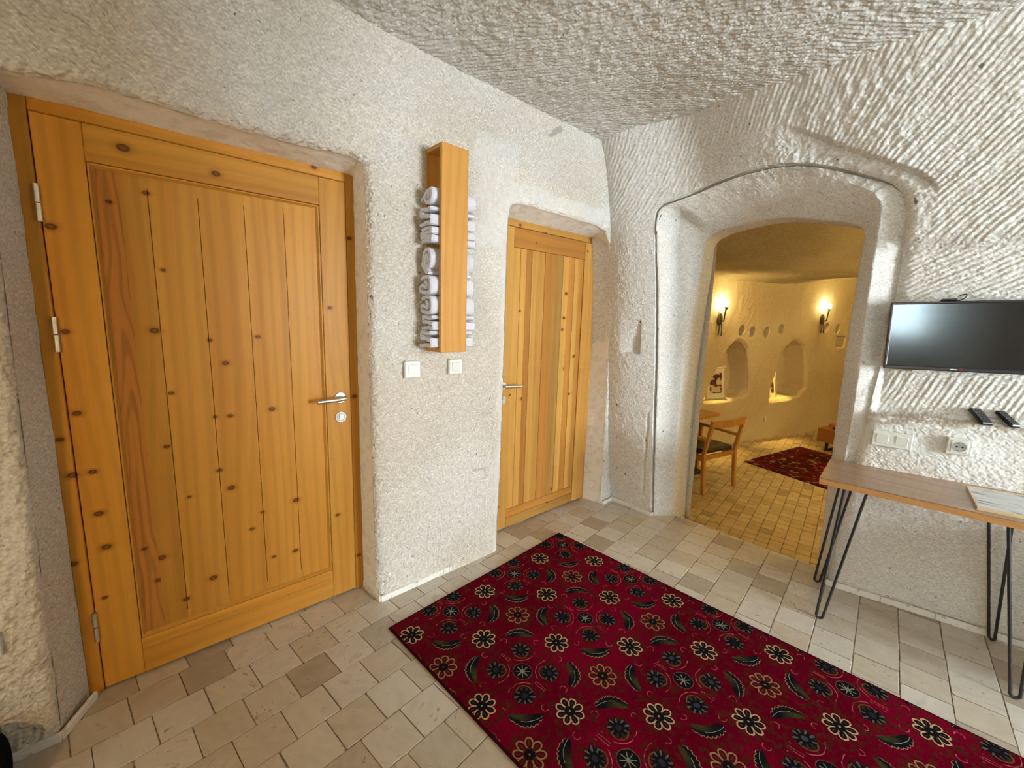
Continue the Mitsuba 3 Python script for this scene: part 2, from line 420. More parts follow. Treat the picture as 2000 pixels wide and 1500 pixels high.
def towel_col(p, n, uv):
    g = M.noise(p.x * 420, p.y * 420, p.z * 420)
    return M.mix((0.56, 0.56, 0.63), (0.70, 0.70, 0.75), g)
def towel_h(p, n, uv):
    return 0.0013 * M.noise(p.x * 380, p.y * 380, p.z * 380)
scene['terry'] = two(bump({'type': 'diffuse', 'reflectance': mikit.proc(towel_col)}, towel_h, 0.0006))
def marble_col(p, n, uv):
    v = M.fbm(p.x * 16 + 2 * M.fbm(p.x * 8, p.y * 8), p.y * 40 + 3 * M.fbm(p.x * 6, p.y * 9), 0.0, octaves=4)
    c = M.mix((0.60, 0.60, 0.58), (0.52, 0.52, 0.51), M.smoothstep(0.3, 0.7, v))
    return M.mix(c, (0.16, 0.15, 0.14), 0.7 * M.smoothstep(0.64, 0.74, v))
scene['marble'] = two({'type': 'roughplastic', 'alpha': 0.12, 'diffuse_reflectance': mikit.proc(marble_col)})
scene['frosted_day'] = two({'type': 'diffuse', 'reflectance': rgb(0.8, 0.8, 0.8)})

def woody(mesh, axis, k, flip=0.7):
    """uv of a wooden piece: v along its grain axis, u across, k its board number."""
    v = np.asarray(mesh.vertices)
    o = [a for a in range(3) if a != axis]
    u = np.clip(v[:, o[0]] * (flip if o[0] == 0 else 1.0) + v[:, o[1]] * (flip if o[0] != 0 else 1.0) * (1.0 if o[0] != 0 else 1.0), -4.9, 4.9)
    return np.stack([u + 5 + 10 * k, v[:, axis]], 1)

_board = [0]
def wood(key, mesh, mat, axis=2, k=None, **kw):
    _board[0] += 1
    return put(key, mesh, mat, uv=woody(mesh, axis, _board[0] if k is None else k), **kw)

# ------------------------------------------------------------------ the left wall (doors), plane x = -1.82
def left_x(y, z, d1, d2):
    x = -1.82 + 0.020 * nz(y, z, 1.1, 1, 2) + 0.012 * nz(y, z, 4.0, 2, 2)
    x += chisels(y, z, [1.45, 1.70, 1.9], 0.019, 0.0042, 11, 12.0) * (0.5 + 0.7 * sstep(1.3, 0.9, z))
    up = sstep(1.9, 2.2, z)
    x += chisels(y, z, [-0.7, -1.0, -1.3], 0.017, 0.0046, 21, 26.0) * up
    x += 0.0100 * nz(y, z, 34, 3, 3)
    # strokes are deeper left of the big door
    x += 0.012 * nz(y, z * 0.35, 26, 8, 2) * sstep(-0.2, -0.28, y)
    # carved edges roll into the door recesses
    for d, r in ((d1, 0.035), (d2, 0.022)):
        t = np.clip(1 - d / r, 0, 1)
        x -= r * (1 - np.sqrt(np.clip(1 - t * t, 0, 1)))
    # wall foot swells a little
    x += 0.012 * sstep(0.5, 0.0, z) * sstep(0.78, 0.86, y) * sstep(1.56, 1.5, y)
    # chipped notch beside the small door
    x -= 0.02 * sstep(0.02, 0.0, np.maximum(np.abs(y - 1.40 - 0.05 * nz(y, z, 8, 4)) - 0.05, np.abs(z - 0.505) - 0.018))
    x -= 0.008 * sstep(0.02, 0.0, np.maximum(np.abs(y - 1.42) - 0.06, np.abs(z - 0.68) - 0.17))
    # step from the room corner
    return x

D1 = sg.Polygon([(-0.279, -0.2), (-0.262, 1.0), (-0.245, 1.93), (-0.225, 1.995), (-0.02, 2.026), (0.232, 2.015), (0.482, 2.012), (0.72, 2.024), (0.765, 2.012), (0.782, 1.975), (0.785, 1.0), (0.800, -0.2)])
D2 = sg.Polygon([(1.546, -0.2), (1.565, 0.5), (1.572, 1.9), (1.585, 1.985), (1.66, 2.012), (1.911, 2.012), (2.327, 2.006), (2.43, 1.985), (2.50, 1.90), (2.545, 1.6), (2.575, 0.8), (2.587, -0.2)])
D1, D2 = D1.buffer(-0.012).buffer(0.012), D2.buffer(-0.012).buffer(0.012)
ys = spaced((-4.7, -0.8, 0.06), (-0.8, 2.85, 0.0065), (2.85, 3.2, 0.05))
zs = spaced((-0.02, 2.66, 0.0065), (2.66, 2.95, 0.05))
Y, Z = np.meshgrid(ys, zs, indexing='ij')
d1, d2 = sdist(D1, Y, Z), sdist(D2, Y, Z)
X = left_x(Y, Z, d1, d2)
v, f = grid_mesh(np.stack([X, Y, Z], -1))
put('wall_left', clip(v, f, np.minimum(d1, d2).ravel()), 'rock_left', smooth=True, kind='structure', label='carved cream rock wall on the left holding both pine doors')

def left_reveal(poly, frame, depth, seed):
    """Plaster jambs and soffit from the carved edge back to the door frame."""
    b = np.array(poly.exterior.coords)
    k = b[:, 1] > -0.1
    i0 = np.argmin(np.where(b[:, 1] < -0.1, b[:, 0], 9))
    b = np.roll(b[:-1], -i0, axis=0)
    if b[1, 1] < -0.1:
        b = np.roll(b[::-1], 1, axis=0)
    b = b[[0] + [i for i in range(1, len(b)) if b[i, 1] > -0.1] + [int(np.argmax(np.where(b[:, 1] < -0.1, b[:, 0], -9)))]]
    o, s = resample(b, 0.011)
    y0, y1, zt = frame
    L = np.array([(y0, -0.2), (y0, zt), (y1, zt), (y1, -0.2)])
    c = int(np.argmin(np.hypot(o[:, 0] - b[:, 0].min() - 0.03, o[:, 1] - zt - 0.01)))
    e = int(np.argmin(np.hypot(o[:, 0] - b[:, 0].max() + 0.03, o[:, 1] - zt - 0.01)))
    inn = np.zeros_like(o)
    for (a, bb, p, q) in ((0, c, L[0], L[1]), (c, e, L[1], L[2]), (e, len(o) - 1, L[2], L[3])):
        t = np.linspace(0, 1, bb - a + 1)[:, None]
        inn[a:bb + 1] = p * (1 - t) + q * t
    xe = -1.82 - 0.034 if depth > 0.17 else -1.82 - 0.02
    xo = np.full(len(o), xe)
    O = np.stack([xo, o[:, 0], o[:, 1]], 1)
    I = np.stack([np.full(len(o), -2.0), inn[:, 0], inn[:, 1]], 1)
    O0 = O + [0.012, 0, 0]
    rows = [O0] + lerp_rows(O, I, 8)
    return strip([r[:c + 1] for r in rows], 0.006, seed, 28.0), strip([r[c:] for r in rows], 0.0035, seed, 28.0)
for poly, fr, dp, sd, lab in ((D1, (-0.213, 0.790, 1.992), 0.18, 3, 'whitish plaster reveal round the big door'), (D2, (1.600, 2.562, 1.966), 0.16, 4, 'whitish plaster reveal round the small door')):
    near_jamb, rest = left_reveal(poly, fr, dp, sd)
    put('wall_left__near_jamb', near_jamb, 'rock_left', smooth=True)
    put('wall_left__reveal', rest, 'plaster', smooth=True, label=lab)

# ------------------------------------------------------------------ the right wall (arch, screen niche, ledge)
BX = np.array([-2.2, -1.82, -1.477, -0.95, -0.44, 0.245, 1.2, 2.6, 4.6])
BY = np.array([2.72, 2.725, 2.716, 2.720, 2.745, 2.893, 3.10, 3.38, 3.62])
_bxs = np.linspace(-2.4, 4.6, 540)
_bys = np.interp(_bxs, BX, BY)
_bys = np.convolve(np.pad(_bys, 8, mode='edge'), np.ones(17) / 17, 'valid')
LZ, LV = [0, 0.335, 0.741, 1.414, 1.83, 2.6], [0.0, 0.075, 0.125, 0.175, 0.205, 0.24]
GROOVE = sg.LineString([(-0.871, 2.413), (-0.779, 2.363), (-0.692, 2.314), (-0.587, 2.25), (-0.488, 2.192), (-0.395, 2.141), (-0.324, 2.10), (-0.279, 2.061), (-0.258, 2.025)])
LEAN_ARCH = 0.0

def right_smooth(x, z):
    """The wall's large shape: y of the surface."""
    y = np.interp(x, _bxs, _bys)
    wl = sstep(-1.25, -1.80, x)
    y = y - np.interp(z, LZ, LV) * wl
    k = 0.30 + 0.22 * sstep(-1.6, -0.9, x)
    y = y - k * np.maximum(z - 1.85, 0) ** 2 - 0.02 * sstep(1.5, 2.2, z)
    return y

def right_y(x, z, dA):
    y = right_smooth(x, z)
    y += 0.025 * nz(x, z, 1.4, 31, 2) * sstep(-1.5, -1.2, x) * sstep(0.02, 0.3, dA)
    # TV niche: hollow above the ledge, soft overhang on top
    ledge = 0.975 + 0.055 * (x + 0.1) + 0.02 * nz(x, z * 0, 7.0, 33, 2)
    edge_l = sstep(-0.372, -0.335, x)
    rise = sstep(ledge - 0.004, ledge + 0.055, z)
    top = 1 - sstep(1.755, 1.83, z + 0.03 * nz(x, z, 5, 36, 2))
    hollow = 0.060 * edge_l * rise * top
    y += hollow
    # lip of the ledge stands proud
    y -= 0.016 * sstep(-0.40, -0.30, x) * np.exp(-((z - ledge + 0.02) / 0.035) ** 2)
    # step below the long curved groove
    pts = shapely.points(x.ravel(), z.ravel())
    gd = shapely.distance(GROOVE, pts).reshape(x.shape)
    gl = np.interp(x, [-0.871, -0.779, -0.692, -0.587, -0.488, -0.395, -0.324, -0.279, -0.258], [2.413, 2.363, 2.314, 2.25, 2.192, 2.141, 2.10, 2.061, 2.025])
    below = (z < gl) & (x < -0.258)
    fade = sstep(-0.90, -0.70, x) * sstep(1.75, 1.98, z) * (1 - sstep(-0.46, -0.28, x) * sstep(2.09, 2.0, z))
    sd = np.where(below, gd, -gd)
    y += 0.032 * sstep(-0.003, 0.004, sd) * np.exp(-np.maximum(sd, 0) / 0.16) * fade
    # small carved corner notch near the room corner
    nx = sstep(-1.755, -1.615, x)
    inside = (x < -1.603) & (z > 1.172) & (z < 1.40)
    y += 0.030 * inside * nx * (0.25 + 0.75 * sstep(1.40, 1.20, z))
    # hairline groove left of the arch
    cx = -1.53 + 0.012 * nz(z * 0, z, 14.0, 41, 2) - 0.03 * (0.55 - z)
    y += 0.012 * np.exp(-((x - cx) / 0.006) ** 2) * sstep(0.12, 0.2, z) * sstep(0.80, 0.70, z)
    # band round the arch is pressed back a touch at its right
    t = np.clip(1 - dA / 0.045, 0, 1)
    y += 0.045 * (1 - np.sqrt(np.clip(1 - 0.9 * t * t, 0, 1))) * sstep(-0.75, -0.45, x)
    # tool marks
    smooth_patch = sstep(0.12, 0.02, np.maximum(np.abs(x + 0.1) - 0.25, np.abs(z - 0.87) - 0.06))
    hi = chisels(x, z, [0.88, 0.98, 1.08], 0.0215, 0.0062, 51, 9.0)
    mid = chisels(x, z, [0.42, 0.55], 0.0215, 0.0058, 57, 9.0)
    lowr = chisels(x, z, [1.55, 1.40, 1.25], 0.021, 0.0060, 61, 8.0)
    k1 = sstep(1.85, 1.72, z)
    hi = hi * (1 - k1) + mid * k1
    k2 = sstep(1.24, 1.14, z)
    hi = hi * (1 - k2) + lowr * k2
    lo = chisels(x, z, [1.75, 2.0], 0.017, 0.0022, 52, 10.0)
    w = sstep(-1.35, -0.75, x) * sstep(0.75, 1.1, z) + 0.75 * sstep(1.9, 2.2, z)
    w = w * (1 - 0.92 * (sstep(-0.01, 0.01, gl - z) * (x < -0.25) * sstep(-1.6, -1.1, x) * sstep(1.7, 1.9, z)))
    lo = lo * (1 + 0.6 * sstep(1.7, 2.1, z))
    w = np.clip(w, 0, 1) * (1 - 0.8 * smooth_patch)
    y -= hi * w + lo * (1 - w) * (1 - 0.8 * smooth_patch)
    w2 = sstep(1.75, 2.0, z) * sstep(0.30, 0.15, dA) * sstep(-1.1, -0.7, x) * (gl > z)
    rough = (0.008 + 0.005 * sstep(0.9, 1.3, z)) * nz(x, z, 42, 44, 3) * (1 + 0.7 * w2)
    y += rough * (0.45 + 1.1 * sstep(-0.25, -0.42, x) * sstep(-1.0, -0.7, x)) * (1 - 0.5 * smooth_patch)
    y += 0.008 * nz(x, z, 16, 45, 2) * sstep(0.9, 0.5, z)
    # unseen bulge added right of the frame to shade the lower wall
    y -= 0.48 * sstep(0.52, 0.62, x) * sstep(0.68, 0.60, z)
    return y

def land(rows):
    """Landmarks -> dense polyline by monotone interpolation along the index."""
    from scipy.interpolate import PchipInterpolator
    a = np.array(rows, float)
    t = np.linspace(0, len(a) - 1, 420)
    return PchipInterpolator(np.arange(len(a)), a, axis=0)(t)
AO = [(-1.474, -0.10), (-1.491, 0.563), (-1.507, 1.074), (-1.527, 1.50), (-1.551, 2.00), (-1.545, 2.075), (-1.515, 2.125), (-1.424, 2.163), (-1.236, 2.215), (-1.065, 2.238), (-0.93, 2.243), (-0.81, 2.232), (-0.671, 2.197),
      (-0.52, 2.135), (-0.41, 2.075), (-0.362, 2.0), (-0.345, 1.88), (-0.346, 1.60), (-0.355, 1.25), (-0.372, 0.95), (-0.40, 0.6), (-0.425, -0.10)]
AM = [(-1.405, 2.80, -0.10), (-1.421, 2.80, 0.563), (-1.441, 2.80, 1.074), (-1.463, 2.80, 1.48), (-1.503, 2.79, 1.95), (-1.497, 2.78, 2.045), (-1.462, 2.77, 2.085), (-1.40, None, 2.115), (-1.22, None, 2.168), (-1.06, None, 2.195), (-0.93, None, 2.20), (-0.81, None, 2.188),
      (-0.69, None, 2.155), (-0.56, None, 2.095), (-0.475, 2.735, 2.035), (-0.447, 2.755, 1.97), (-0.448, 2.765, 1.85), (-0.445, 2.77, 1.58), (-0.436, 2.77, 1.24), (-0.432, 2.77, 0.94), (-0.434, 2.77, 0.6), (-0.434, 2.77, -0.10)]
AN = [(-1.380, 2.83, -0.10), (-1.389, 2.83, 0.5), (-1.399, 2.83, 1.0), (-1.409, 2.83, 1.43), (-1.430, 2.83, 1.90), (-1.434, 2.83, 1.99), (-1.415, 2.83, 2.04)]
AI = [(-1.378, 2.90, -0.10), (-1.392, 2.90, 0.5), (-1.394, 2.90, 0.95), (-1.383, 2.90, 1.40), (-1.364, 2.90, 1.80), (-1.364, 2.90, 1.885), (-1.345, 2.90, 1.945), (-1.272, 2.90, 1.985), (-1.134, 2.90, 2.010), (-1.0, 2.90, 2.022), (-0.91, 2.90, 2.020), (-0.80, 2.90, 2.0),
      (-0.70, 2.90, 1.976), (-0.60, 2.90, 1.948), (-0.535, 2.90, 1.92), (-0.517, 2.90, 1.86), (-0.52, 2.90, 1.75), (-0.520, 2.90, 1.50), (-0.519, 2.90, 1.20), (-0.514, 2.90, 0.9), (-0.510, 2.90, 0.55), (-0.500, 2.91, -0.10)]
ao = land(AO)
ARCH = sg.Polygon([(-1.474, -0.6)] + [tuple(p) for p in ao] + [(-0.425, -0.6)])
xs = spaced((-2.3, -1.9, 0.05), (-1.9, 0.42, 0.0062), (0.42, 0.75, 0.02), (0.75, 4.5, 0.06))
zs = spaced((-0.02, 2.64, 0.0062), (2.64, 2.95, 0.05))
X, Z = np.meshgrid(xs, zs, indexing='ij')
dA = sdist(ARCH, X, Z)
Yw = right_y(X, Z, dA)
v, f = grid_mesh(np.stack([X, Yw, Z], -1))
put('wall_right', clip(v, f, dA.ravel()), 'rock_right', smooth=True, kind='structure', label='pale chisel-marked rock wall with the arched doorway')
yo = right_y(ao[:, 0], ao[:, 1], np.zeros(len(ao)))
O = np.stack([ao[:, 0], yo, ao[:, 1]], 1)
ym_top = right_smooth(ao[:, 0], ao[:, 1]) + 0.045
AMf = [(a, (b if b is not None else float(right_smooth(np.array([a]), np.array([c]))[0]) + 0.05), c) for a, b, c in AM]
AN = [np.array(a) for a in AN] + [0.5 * (np.array(AMf[k]) + np.array(AI[k])) for k in range(len(AN), len(AI))]
Mm, Nn, Ii = land(AMf), land(AN), land(AI)
ix = np.linspace(0, 1, len(O))
stepk = sstep(0.72, 0.60, ix)
dv = Mm - O
dv[:, 1] = 0
dv /= np.linalg.norm(dv, axis=1, keepdims=True)
G = O + dv * 0.004
G[:, 1] = O[:, 1] + 0.008 + 0.042 * stepk
O1 = O + dv * 0.015
O1[:, 1] = O[:, 1] + 0.004 + 0.010 * stepk
Pp = Ii.copy(); Pp[:, 1] = 3.06
Pp[:, 0] += 0.0
rows = [O + [0, -0.001, 0]] + lerp_rows(O, G, 2) + lerp_rows(G, O1, 2, (False, True)) + lerp_rows(O1, Mm, 9, (False, True)) + lerp_rows(Mm, Nn, 7, (False, True)) + lerp_rows(Nn, Ii, 9, (False, True)) + lerp_rows(Ii, Pp, 8, (False, True))
arch = strip(rows, 0.005, 8, 30.0)
put('wall_right__arch_reveal', arch, 'rock_right', smooth=True, label='splayed rough reveal of the arch')

# ------------------------------------------------------------------ ceiling
def ceil_z(x, y):
    z = 2.535 + 0.20 * (1 - np.exp(-np.maximum(x + 1.82, 0) / 1.1)) - 0.02 * sstep(0.9, 1.5, y) + 0.03 * sstep(0.9, 0.4, y)
    z -= 0.10 * sstep(1.5, 2.6, y) * sstep(-1.6, -0.6, x)
    z += 0.05 * nz(x, y, 1.0, 61, 2)
    return z
xs = spaced((-2.1, -1.86, 0.05), (-1.86, 0.9, 0.0075), (0.9, 4.5, 0.06))
ys2 = spaced((-4.7, 0.1, 0.06), (0.1, 2.78, 0.0075), (2.78, 3.5, 0.06))
X, Yc = np.meshgrid(xs, ys2, indexing='ij')
Zc = ceil_z(X, Yc)
Zc += chisels(X, Yc, [0.55, 0.80, 1.05, 0.75], 0.022, 0.0050, 63, 17.0) + 0.018 * nz(X, Yc, 34, 64, 3)
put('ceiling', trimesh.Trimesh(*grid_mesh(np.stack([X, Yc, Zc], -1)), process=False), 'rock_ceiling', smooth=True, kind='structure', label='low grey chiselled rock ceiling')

# ------------------------------------------------------------------ floor: travertine tiles on a dark bed
ROW, PITCHT, FANG = 0.15, 0.1497, math.radians(6.9)
fc, fs = math.cos(FANG), math.sin(FANG)
P0 = -1.901 * fc - 0.047 * fs
QOFF = {0: 0.1028, 1: 0.0065, 2: 0.085, 3: -0.002}
visible = sg.Polygon([(-1.99, -0.55), (-1.99, 2.62), (-1.45, 2.93), (-0.42, 2.93), (0.45, 3.0), (0.45, 2.0), (-0.70, 0.55), (-1.1, -0.1)])
room = sg.Polygon([(-2.05, 2.66), (-1.47, 2.80), (-1.36, 2.868), (-0.50, 2.905), (-0.43, 2.78), (4.4, 3.68), (4.4, 1.1), (2.4, 1.1), (2.4, -4.6), (-2.05, -4.6)])
rug_core = None
def rug_xy(a, b):
    return np.array([-1.71, 1.989]) + a * RA + b * RB
RA = np.array([.9985, .0550]); RA /= np.linalg.norm(RA)
RB = np.array([.0795, -.9968]); RB /= np.linalg.norm(RB)
rug_core = sg.Polygon([rug_xy(.08, .08), rug_xy(2.0, .08), rug_xy(2.0, 1.15), rug_xy(.08, 1.15)])

def tile_mesh(poly, z0, z1, c):
    """Tile with worn, slightly uneven arrises."""
    pts = np.array(poly.exterior.coords)[:-1]
    n = len(pts)
    inner = np.array(poly.buffer(-c, join_style=2).exterior.coords)[:-1]
    if len(inner) != n:
        return extrude(poly, z1 - z0).apply_translation((0, 0, z0))
    ctr = pts.mean(0)
    inner = ctr + (pts - ctr) * (1 - c / (np.linalg.norm(pts - ctr, axis=1, keepdims=True) * 0.7))
    v = np.vstack([np.c_[pts, np.full(n, z0)], np.c_[pts, np.full(n, z1 - c * 0.6)], np.c_[inner, np.full(n, z1)], np.r_[ctr, z1]])
    f = []
    for i in range(n):
        j = (i + 1) % n
        f += [(i, j, n + j), (i, n + j, n + i), (n + i, n + j, 2 * n + j), (n + i, 2 * n + j, 2 * n + i), (2 * n + i, 2 * n + j, 3 * n)]
    return trimesh.Trimesh(v, f, process=False)

def lay(row_w, pitch, ang, p0, qoff, bounds, seed, gap, thick, top):
    """All tiles of a running-bond floor: (polygon, tone pair, mesh)."""
    r = np.random.default_rng(seed)
    c, s = math.cos(ang), math.sin(ang)
    out = []
    x0, y0, x1, y1 = bounds.bounds
    cor = np.array([(x, y) for x in (x0, x1) for y in (y0, y1)])
    pr, qr = cor @ [c, s], cor @ [-s, c]
    for k in range(int(np.floor((pr.min() - p0) / row_w)), int(np.ceil((pr.max() - p0) / row_w))):
        off = qoff.get(k % 4, 0) if qoff else 0.5 * pitch * (k % 2) * 0
        off = off + r.normal(0, 0.006 if qoff else 0.0012)
        for j in range(int(np.floor((qr.min() - off) / pitch)), int(np.ceil((qr.max() - off) / pitch))):
            g = gap * (0.7 + 0.8 * r.random(4))
            pa, pb = p0 + k * row_w + g[0], p0 + (k + 1) * row_w - g[1]
            qa, qb = off + j * pitch + g[2], off + (j + 1) * pitch - g[3]
            cr = 0.006 * r.random(4) ** 3 + 0.0012
            raw = [(pa + cr[0], qa), (pb - cr[1], qa), (pb, qa + cr[1]), (pb, qb - cr[2]), (pb - cr[2], qb), (pa + cr[3], qb), (pa, qb - cr[3]), (pa, qa + cr[0])]
            raw = [(a + r.normal(0, 0.0006), b + r.normal(0, 0.0006)) for a, b in raw]
            poly = sg.Polygon([(a * c - b * s, a * s + b * c) for a, b in raw])
            tone = (r.random(), r.random())
            tz = r.normal(0, 0.0006)
            poly = poly if poly.is_valid else poly.convex_hull
            if not bounds.intersects(poly):
                continue
            if not bounds.contains(poly):
                poly = poly.intersection(bounds)
                if poly.geom_type != 'Polygon' or poly.area < 0.0004:
                    continue
            out.append((poly, tone, tile_mesh(poly, top - thick, top + tz, 0.0022 if row_w > 0.12 else 0.002)))
    return out

tiles = lay(ROW, PITCHT, FANG, P0, QOFF, room, 21, 0.0017, 0.012, 0.0)
seen, hidden = [], []
for poly, tone, m in tiles:
    c = np.array(poly.centroid.coords[0])
    (seen if visible.intersects(poly) and not rug_core.contains(poly) else hidden).append((np.hypot(*c), poly, tone, m))
seen.sort(key=lambda a: a[0])
hidden += seen[290:]
for _, poly, tone, m in seen[:290]:
    put('floor__tile', m, 'travertine', uv=np.tile(tone, (len(m.vertices), 1)))
hm = cat_(*[a[3] for a in hidden])
key = put('floor__tile_field', hm, 'travertine', uv=np.vstack([np.tile(a[2], (len(a[3].vertices), 1)) for a in hidden]))
tag(key, 'the other square travertine tiles of the floor', kind='stuff')
bed = extrude(room.buffer(0.0), 0.2).apply_translation((0, 0, -0.2035))
put('floor', bed, 'grout', kind='structure', label='floor of small tumbled cream travertine tiles')

# ------------------------------------------------------------------ white skirting strips
def skirt(key, pts, h=0.026, w=0.012):
    """Short pieces of white skirting tile along a floor line, room on the right of travel reversed."""
    pts = np.array(pts, float)
    ms = []
    for a, b in zip(pts[:-1], pts[1:]):
        L = np.linalg.norm(b - a)
        n = max(1, int(round(L / 0.20)))
        t = (b - a) / L
        for i in range(n):
            p, q = a + t * (L * i / n + 0.0006), a + t * (L * (i + 1) / n - 0.0006)
            hh = h * (1 + 0.10 * rng.standard_normal())
            ms.append(xf(cbox((0, -w / 2, 0), (np.linalg.norm(q - p), w / 2, hh), 0.0025), rotz(math.atan2(t[1], t[0])), (p[0], p[1], 0.0)))
    for m in ms:
        put(key + '__strip_piece', m, 'white_trim')
    tag(key, label='white skirting strip at the wall foot', kind='structure')
skirt('baseboard_left', [(-1.985, 0.795), (-1.806, 0.803), (-1.812, 1.20), (-1.832, 1.552)], 0.031, 0.014)
skirt('baseboard_corner', [(-1.975, 2.578), (-1.80, 2.590), (-1.808, 2.705), (-1.64, 2.709), (-1.466, 2.708), (-1.470, 2.845)], 0.028)
skirt('baseboard_right', [(-0.425, 2.735), (-0.20, 2.785), (0.0, 2.828), (0.245, 2.878), (0.30, 2.89)], 0.032)
skirt('baseboard_near', [(-1.955, -0.200), (-1.816, -0.275), (-1.812, -0.42), (-1.81, -0.9)], 0.030)

# ------------------------------------------------------------------ doors
def rosette(c, r, d, axis_out=1):
    m = lathe([(0, 0), (r, 0), (r, d * 0.7), (r * 0.93, d), (r * 0.3, d), (0, d)], 36)
    return xf(m, roty(math.pi / 2), c)
def handle(door, y, z, direction, xf0):
    h = put(door + '__handle', cat_(tube([(xf0, y, z), (xf0 + 0.045, y, z)], 0.010, 16),
            tube([(xf0 + 0.040, y - direction * 0.012, z + 0.001), (xf0 + 0.050, y + direction * 0.02, z), (xf0 + 0.050, y + direction * 0.115, z - 0.004)], 0.0098, 18)), 'steel', smooth=35, label='brushed steel lever handle')
    put(h + '__rosette', rosette((xf0, y, z), 0.026, 0.008), 'steel', smooth=35)
    l = put(door + '__lock', rosette((xf0, y, z - 0.092), 0.026, 0.008), 'steel', smooth=35, label='round steel lock')
    put(l + '__collar', xf(trimesh.creation.annulus(0.0135, 0.021, 0.003), roty(math.pi / 2), (xf0 + 0.009, y, z - 0.092)), 'dark_steel', smooth=30)
    put(l + '__cylinder', cat_(rosette((xf0 + 0.006, y, z - 0.092), 0.0115, 0.007)), 'steel', smooth=35)
    put(l + '__keyhole', cbox((xf0 + 0.012, y - 0.0012, z - 0.098), (xf0 + 0.0136, y + 0.0012, z - 0.087), 0.0003), 'black_metal')

XF = -1.982            # frame face
# big door
def frame(door, y0, y1, zt, wl, wr, wt, mat, x0=-2.05, x1=XF):
    wood(door + '__frame_jamb', cbox((x0, y0, 0), (x1, y0 + wl, zt), .003), mat, 2)
    wood(door + '__frame_jamb', cbox((x0, y1 - wr, 0), (x1, y1, zt), .003), mat, 2)
    wood(door + '__frame_head', cbox((x0, y0 + wl, zt - wt), (x1, y1 - wr, zt), .003), mat, 1)
frame('door_1', -0.220, 0.800, 1.998, 0.040, 0.048, 0.040, 'pine_1')
xd = XF + 0.004        # leaf face, a little proud
wood('door_1__stile', cbox((-2.03, -0.177, 0.010), (xd, -0.0665, 1.955), .002), 'pine_1', 2)
wood('door_1__stile', cbox((-2.03, 0.6395, 0.010), (xd, 0.7495, 1.955), .002), 'pine_1', 2)
wood('door_1__rail', cbox((-2.03, -0.066, 1.842), (xd, 0.639, 1.955), .0015), 'pine_1', 1)
wood('door_1__rail', cbox((-2.03, -0.066, 0.106), (xd, 0.639, 0.151), .0015), 'pine_1', 1)
wood('door_1__rail', cbox((-2.03, -0.066, 0.010), (xd, 0.639, 0.1055), .0015), 'pine_1', 1)
def moulding(door, y0, y1, z0, z1, w, xa, xb, mat):
    """Sloped bead, mitred at the corners."""
    for a, b, ax in (((y0, z0), (y0, z1), 2), ((y1, z0), (y1, z1), 2), ((y0, z0), (y1, z0), 1), ((y0, z1), (y1, z1), 1)):
        def p(q):
            iy = q[0] + (w if q[0] == y0 else -w)
            iz = q[1] + (w if q[1] == z0 else -w)
            return (iy, iz)
        o0, o1, i0, i1 = a, b, p(a), p(b)
        mid0 = ((o0[0] * .6 + i0[0] * .4), (o0[1] * .6 + i0[1] * .4)); mid1 = ((o1[0] * .6 + i1[0] * .4), (o1[1] * .6 + i1[1] * .4))
        V = []
        for (q, x) in ((o0, xb - .006), (o1, xb - .006), (o0, xa), (o1, xa), (mid0, xa), (mid1, xa), (i0, xb + .004), (i1, xb + .004), (i0, xb - .006), (i1, xb - .006)):
            V.append((x, q[0], q[1]))
        m = trimesh.convex.convex_hull(np.array(V))
        wood(door + '__moulding', m, mat, ax)
moulding('door_1', -0.0645, 0.6375, 0.1530, 1.8400, 0.0125, xd - 0.003, xd - 0.016, 'pine_1')
xp = xd - 0.013
def plank(door, y0, y1, z0, z1, mat, x1, za=None, zb=None, g=0.0010, gl=True, gr=True):
    """Panel board; stopped V grooves on the sides asked for."""
    za, zb = za or z0, zb or z1
    L = [(y0, z0), (y0, za), (y0 + g * gl, za + .004), (y0 + g * gl, zb - .004), (y0, zb), (y0, z1)]
    R = [(y1, z1), (y1, zb), (y1 - g * gr, zb - .004), (y1 - g * gr, za + .004), (y1, za), (y1, z0)]
    pl = sg.Polygon(L + R).buffer(0).simplify(1e-5)
    m = extrude(pl, 0.014)
    v = np.asarray(m.vertices)
    m = trimesh.Trimesh(np.stack([x1 - 0.014 + v[:, 2], v[:, 0], v[:, 1]], 1), m.faces, process=False)
    return wood(door + '__plank', m, mat, 2)
yb = [-0.0525, 0.006, 0.078, 0.218, 0.362, 0.502, 0.6255]
for i in range(6):
    k = plank('door_1', yb[i], yb[i + 1], 0.1655, 1.8275, 'pine_1_heart' if i == 0 else 'pine_1', xp, 0.20, 1.79, gl=i > 1, gr=0 < i < 5)
    if i == 0:
        tag(k, 'darker reddish heartwood board')
put('door_1__panel_backing', cbox((-2.03, -0.06, 0.155), (xp - 0.0145, 0.635, 1.838), .001), 'table_edge')
for z in (1.694, 1.297, 0.262):
    k = put('door_1__hinge', cat_(*[tube([(xd + .006, -0.181, z + a), (xd + .006, -0.181, z + b)], 0.0075, 14) for a, b in ((-.055, -.0015), (.0015, .055))]), 'steel', smooth=35)
handle('door_1', 0.700, 1.002, -1, xd)
tag('door_1', 'large pine plank door with dark knots in a deep plastered recess', kind='structure')
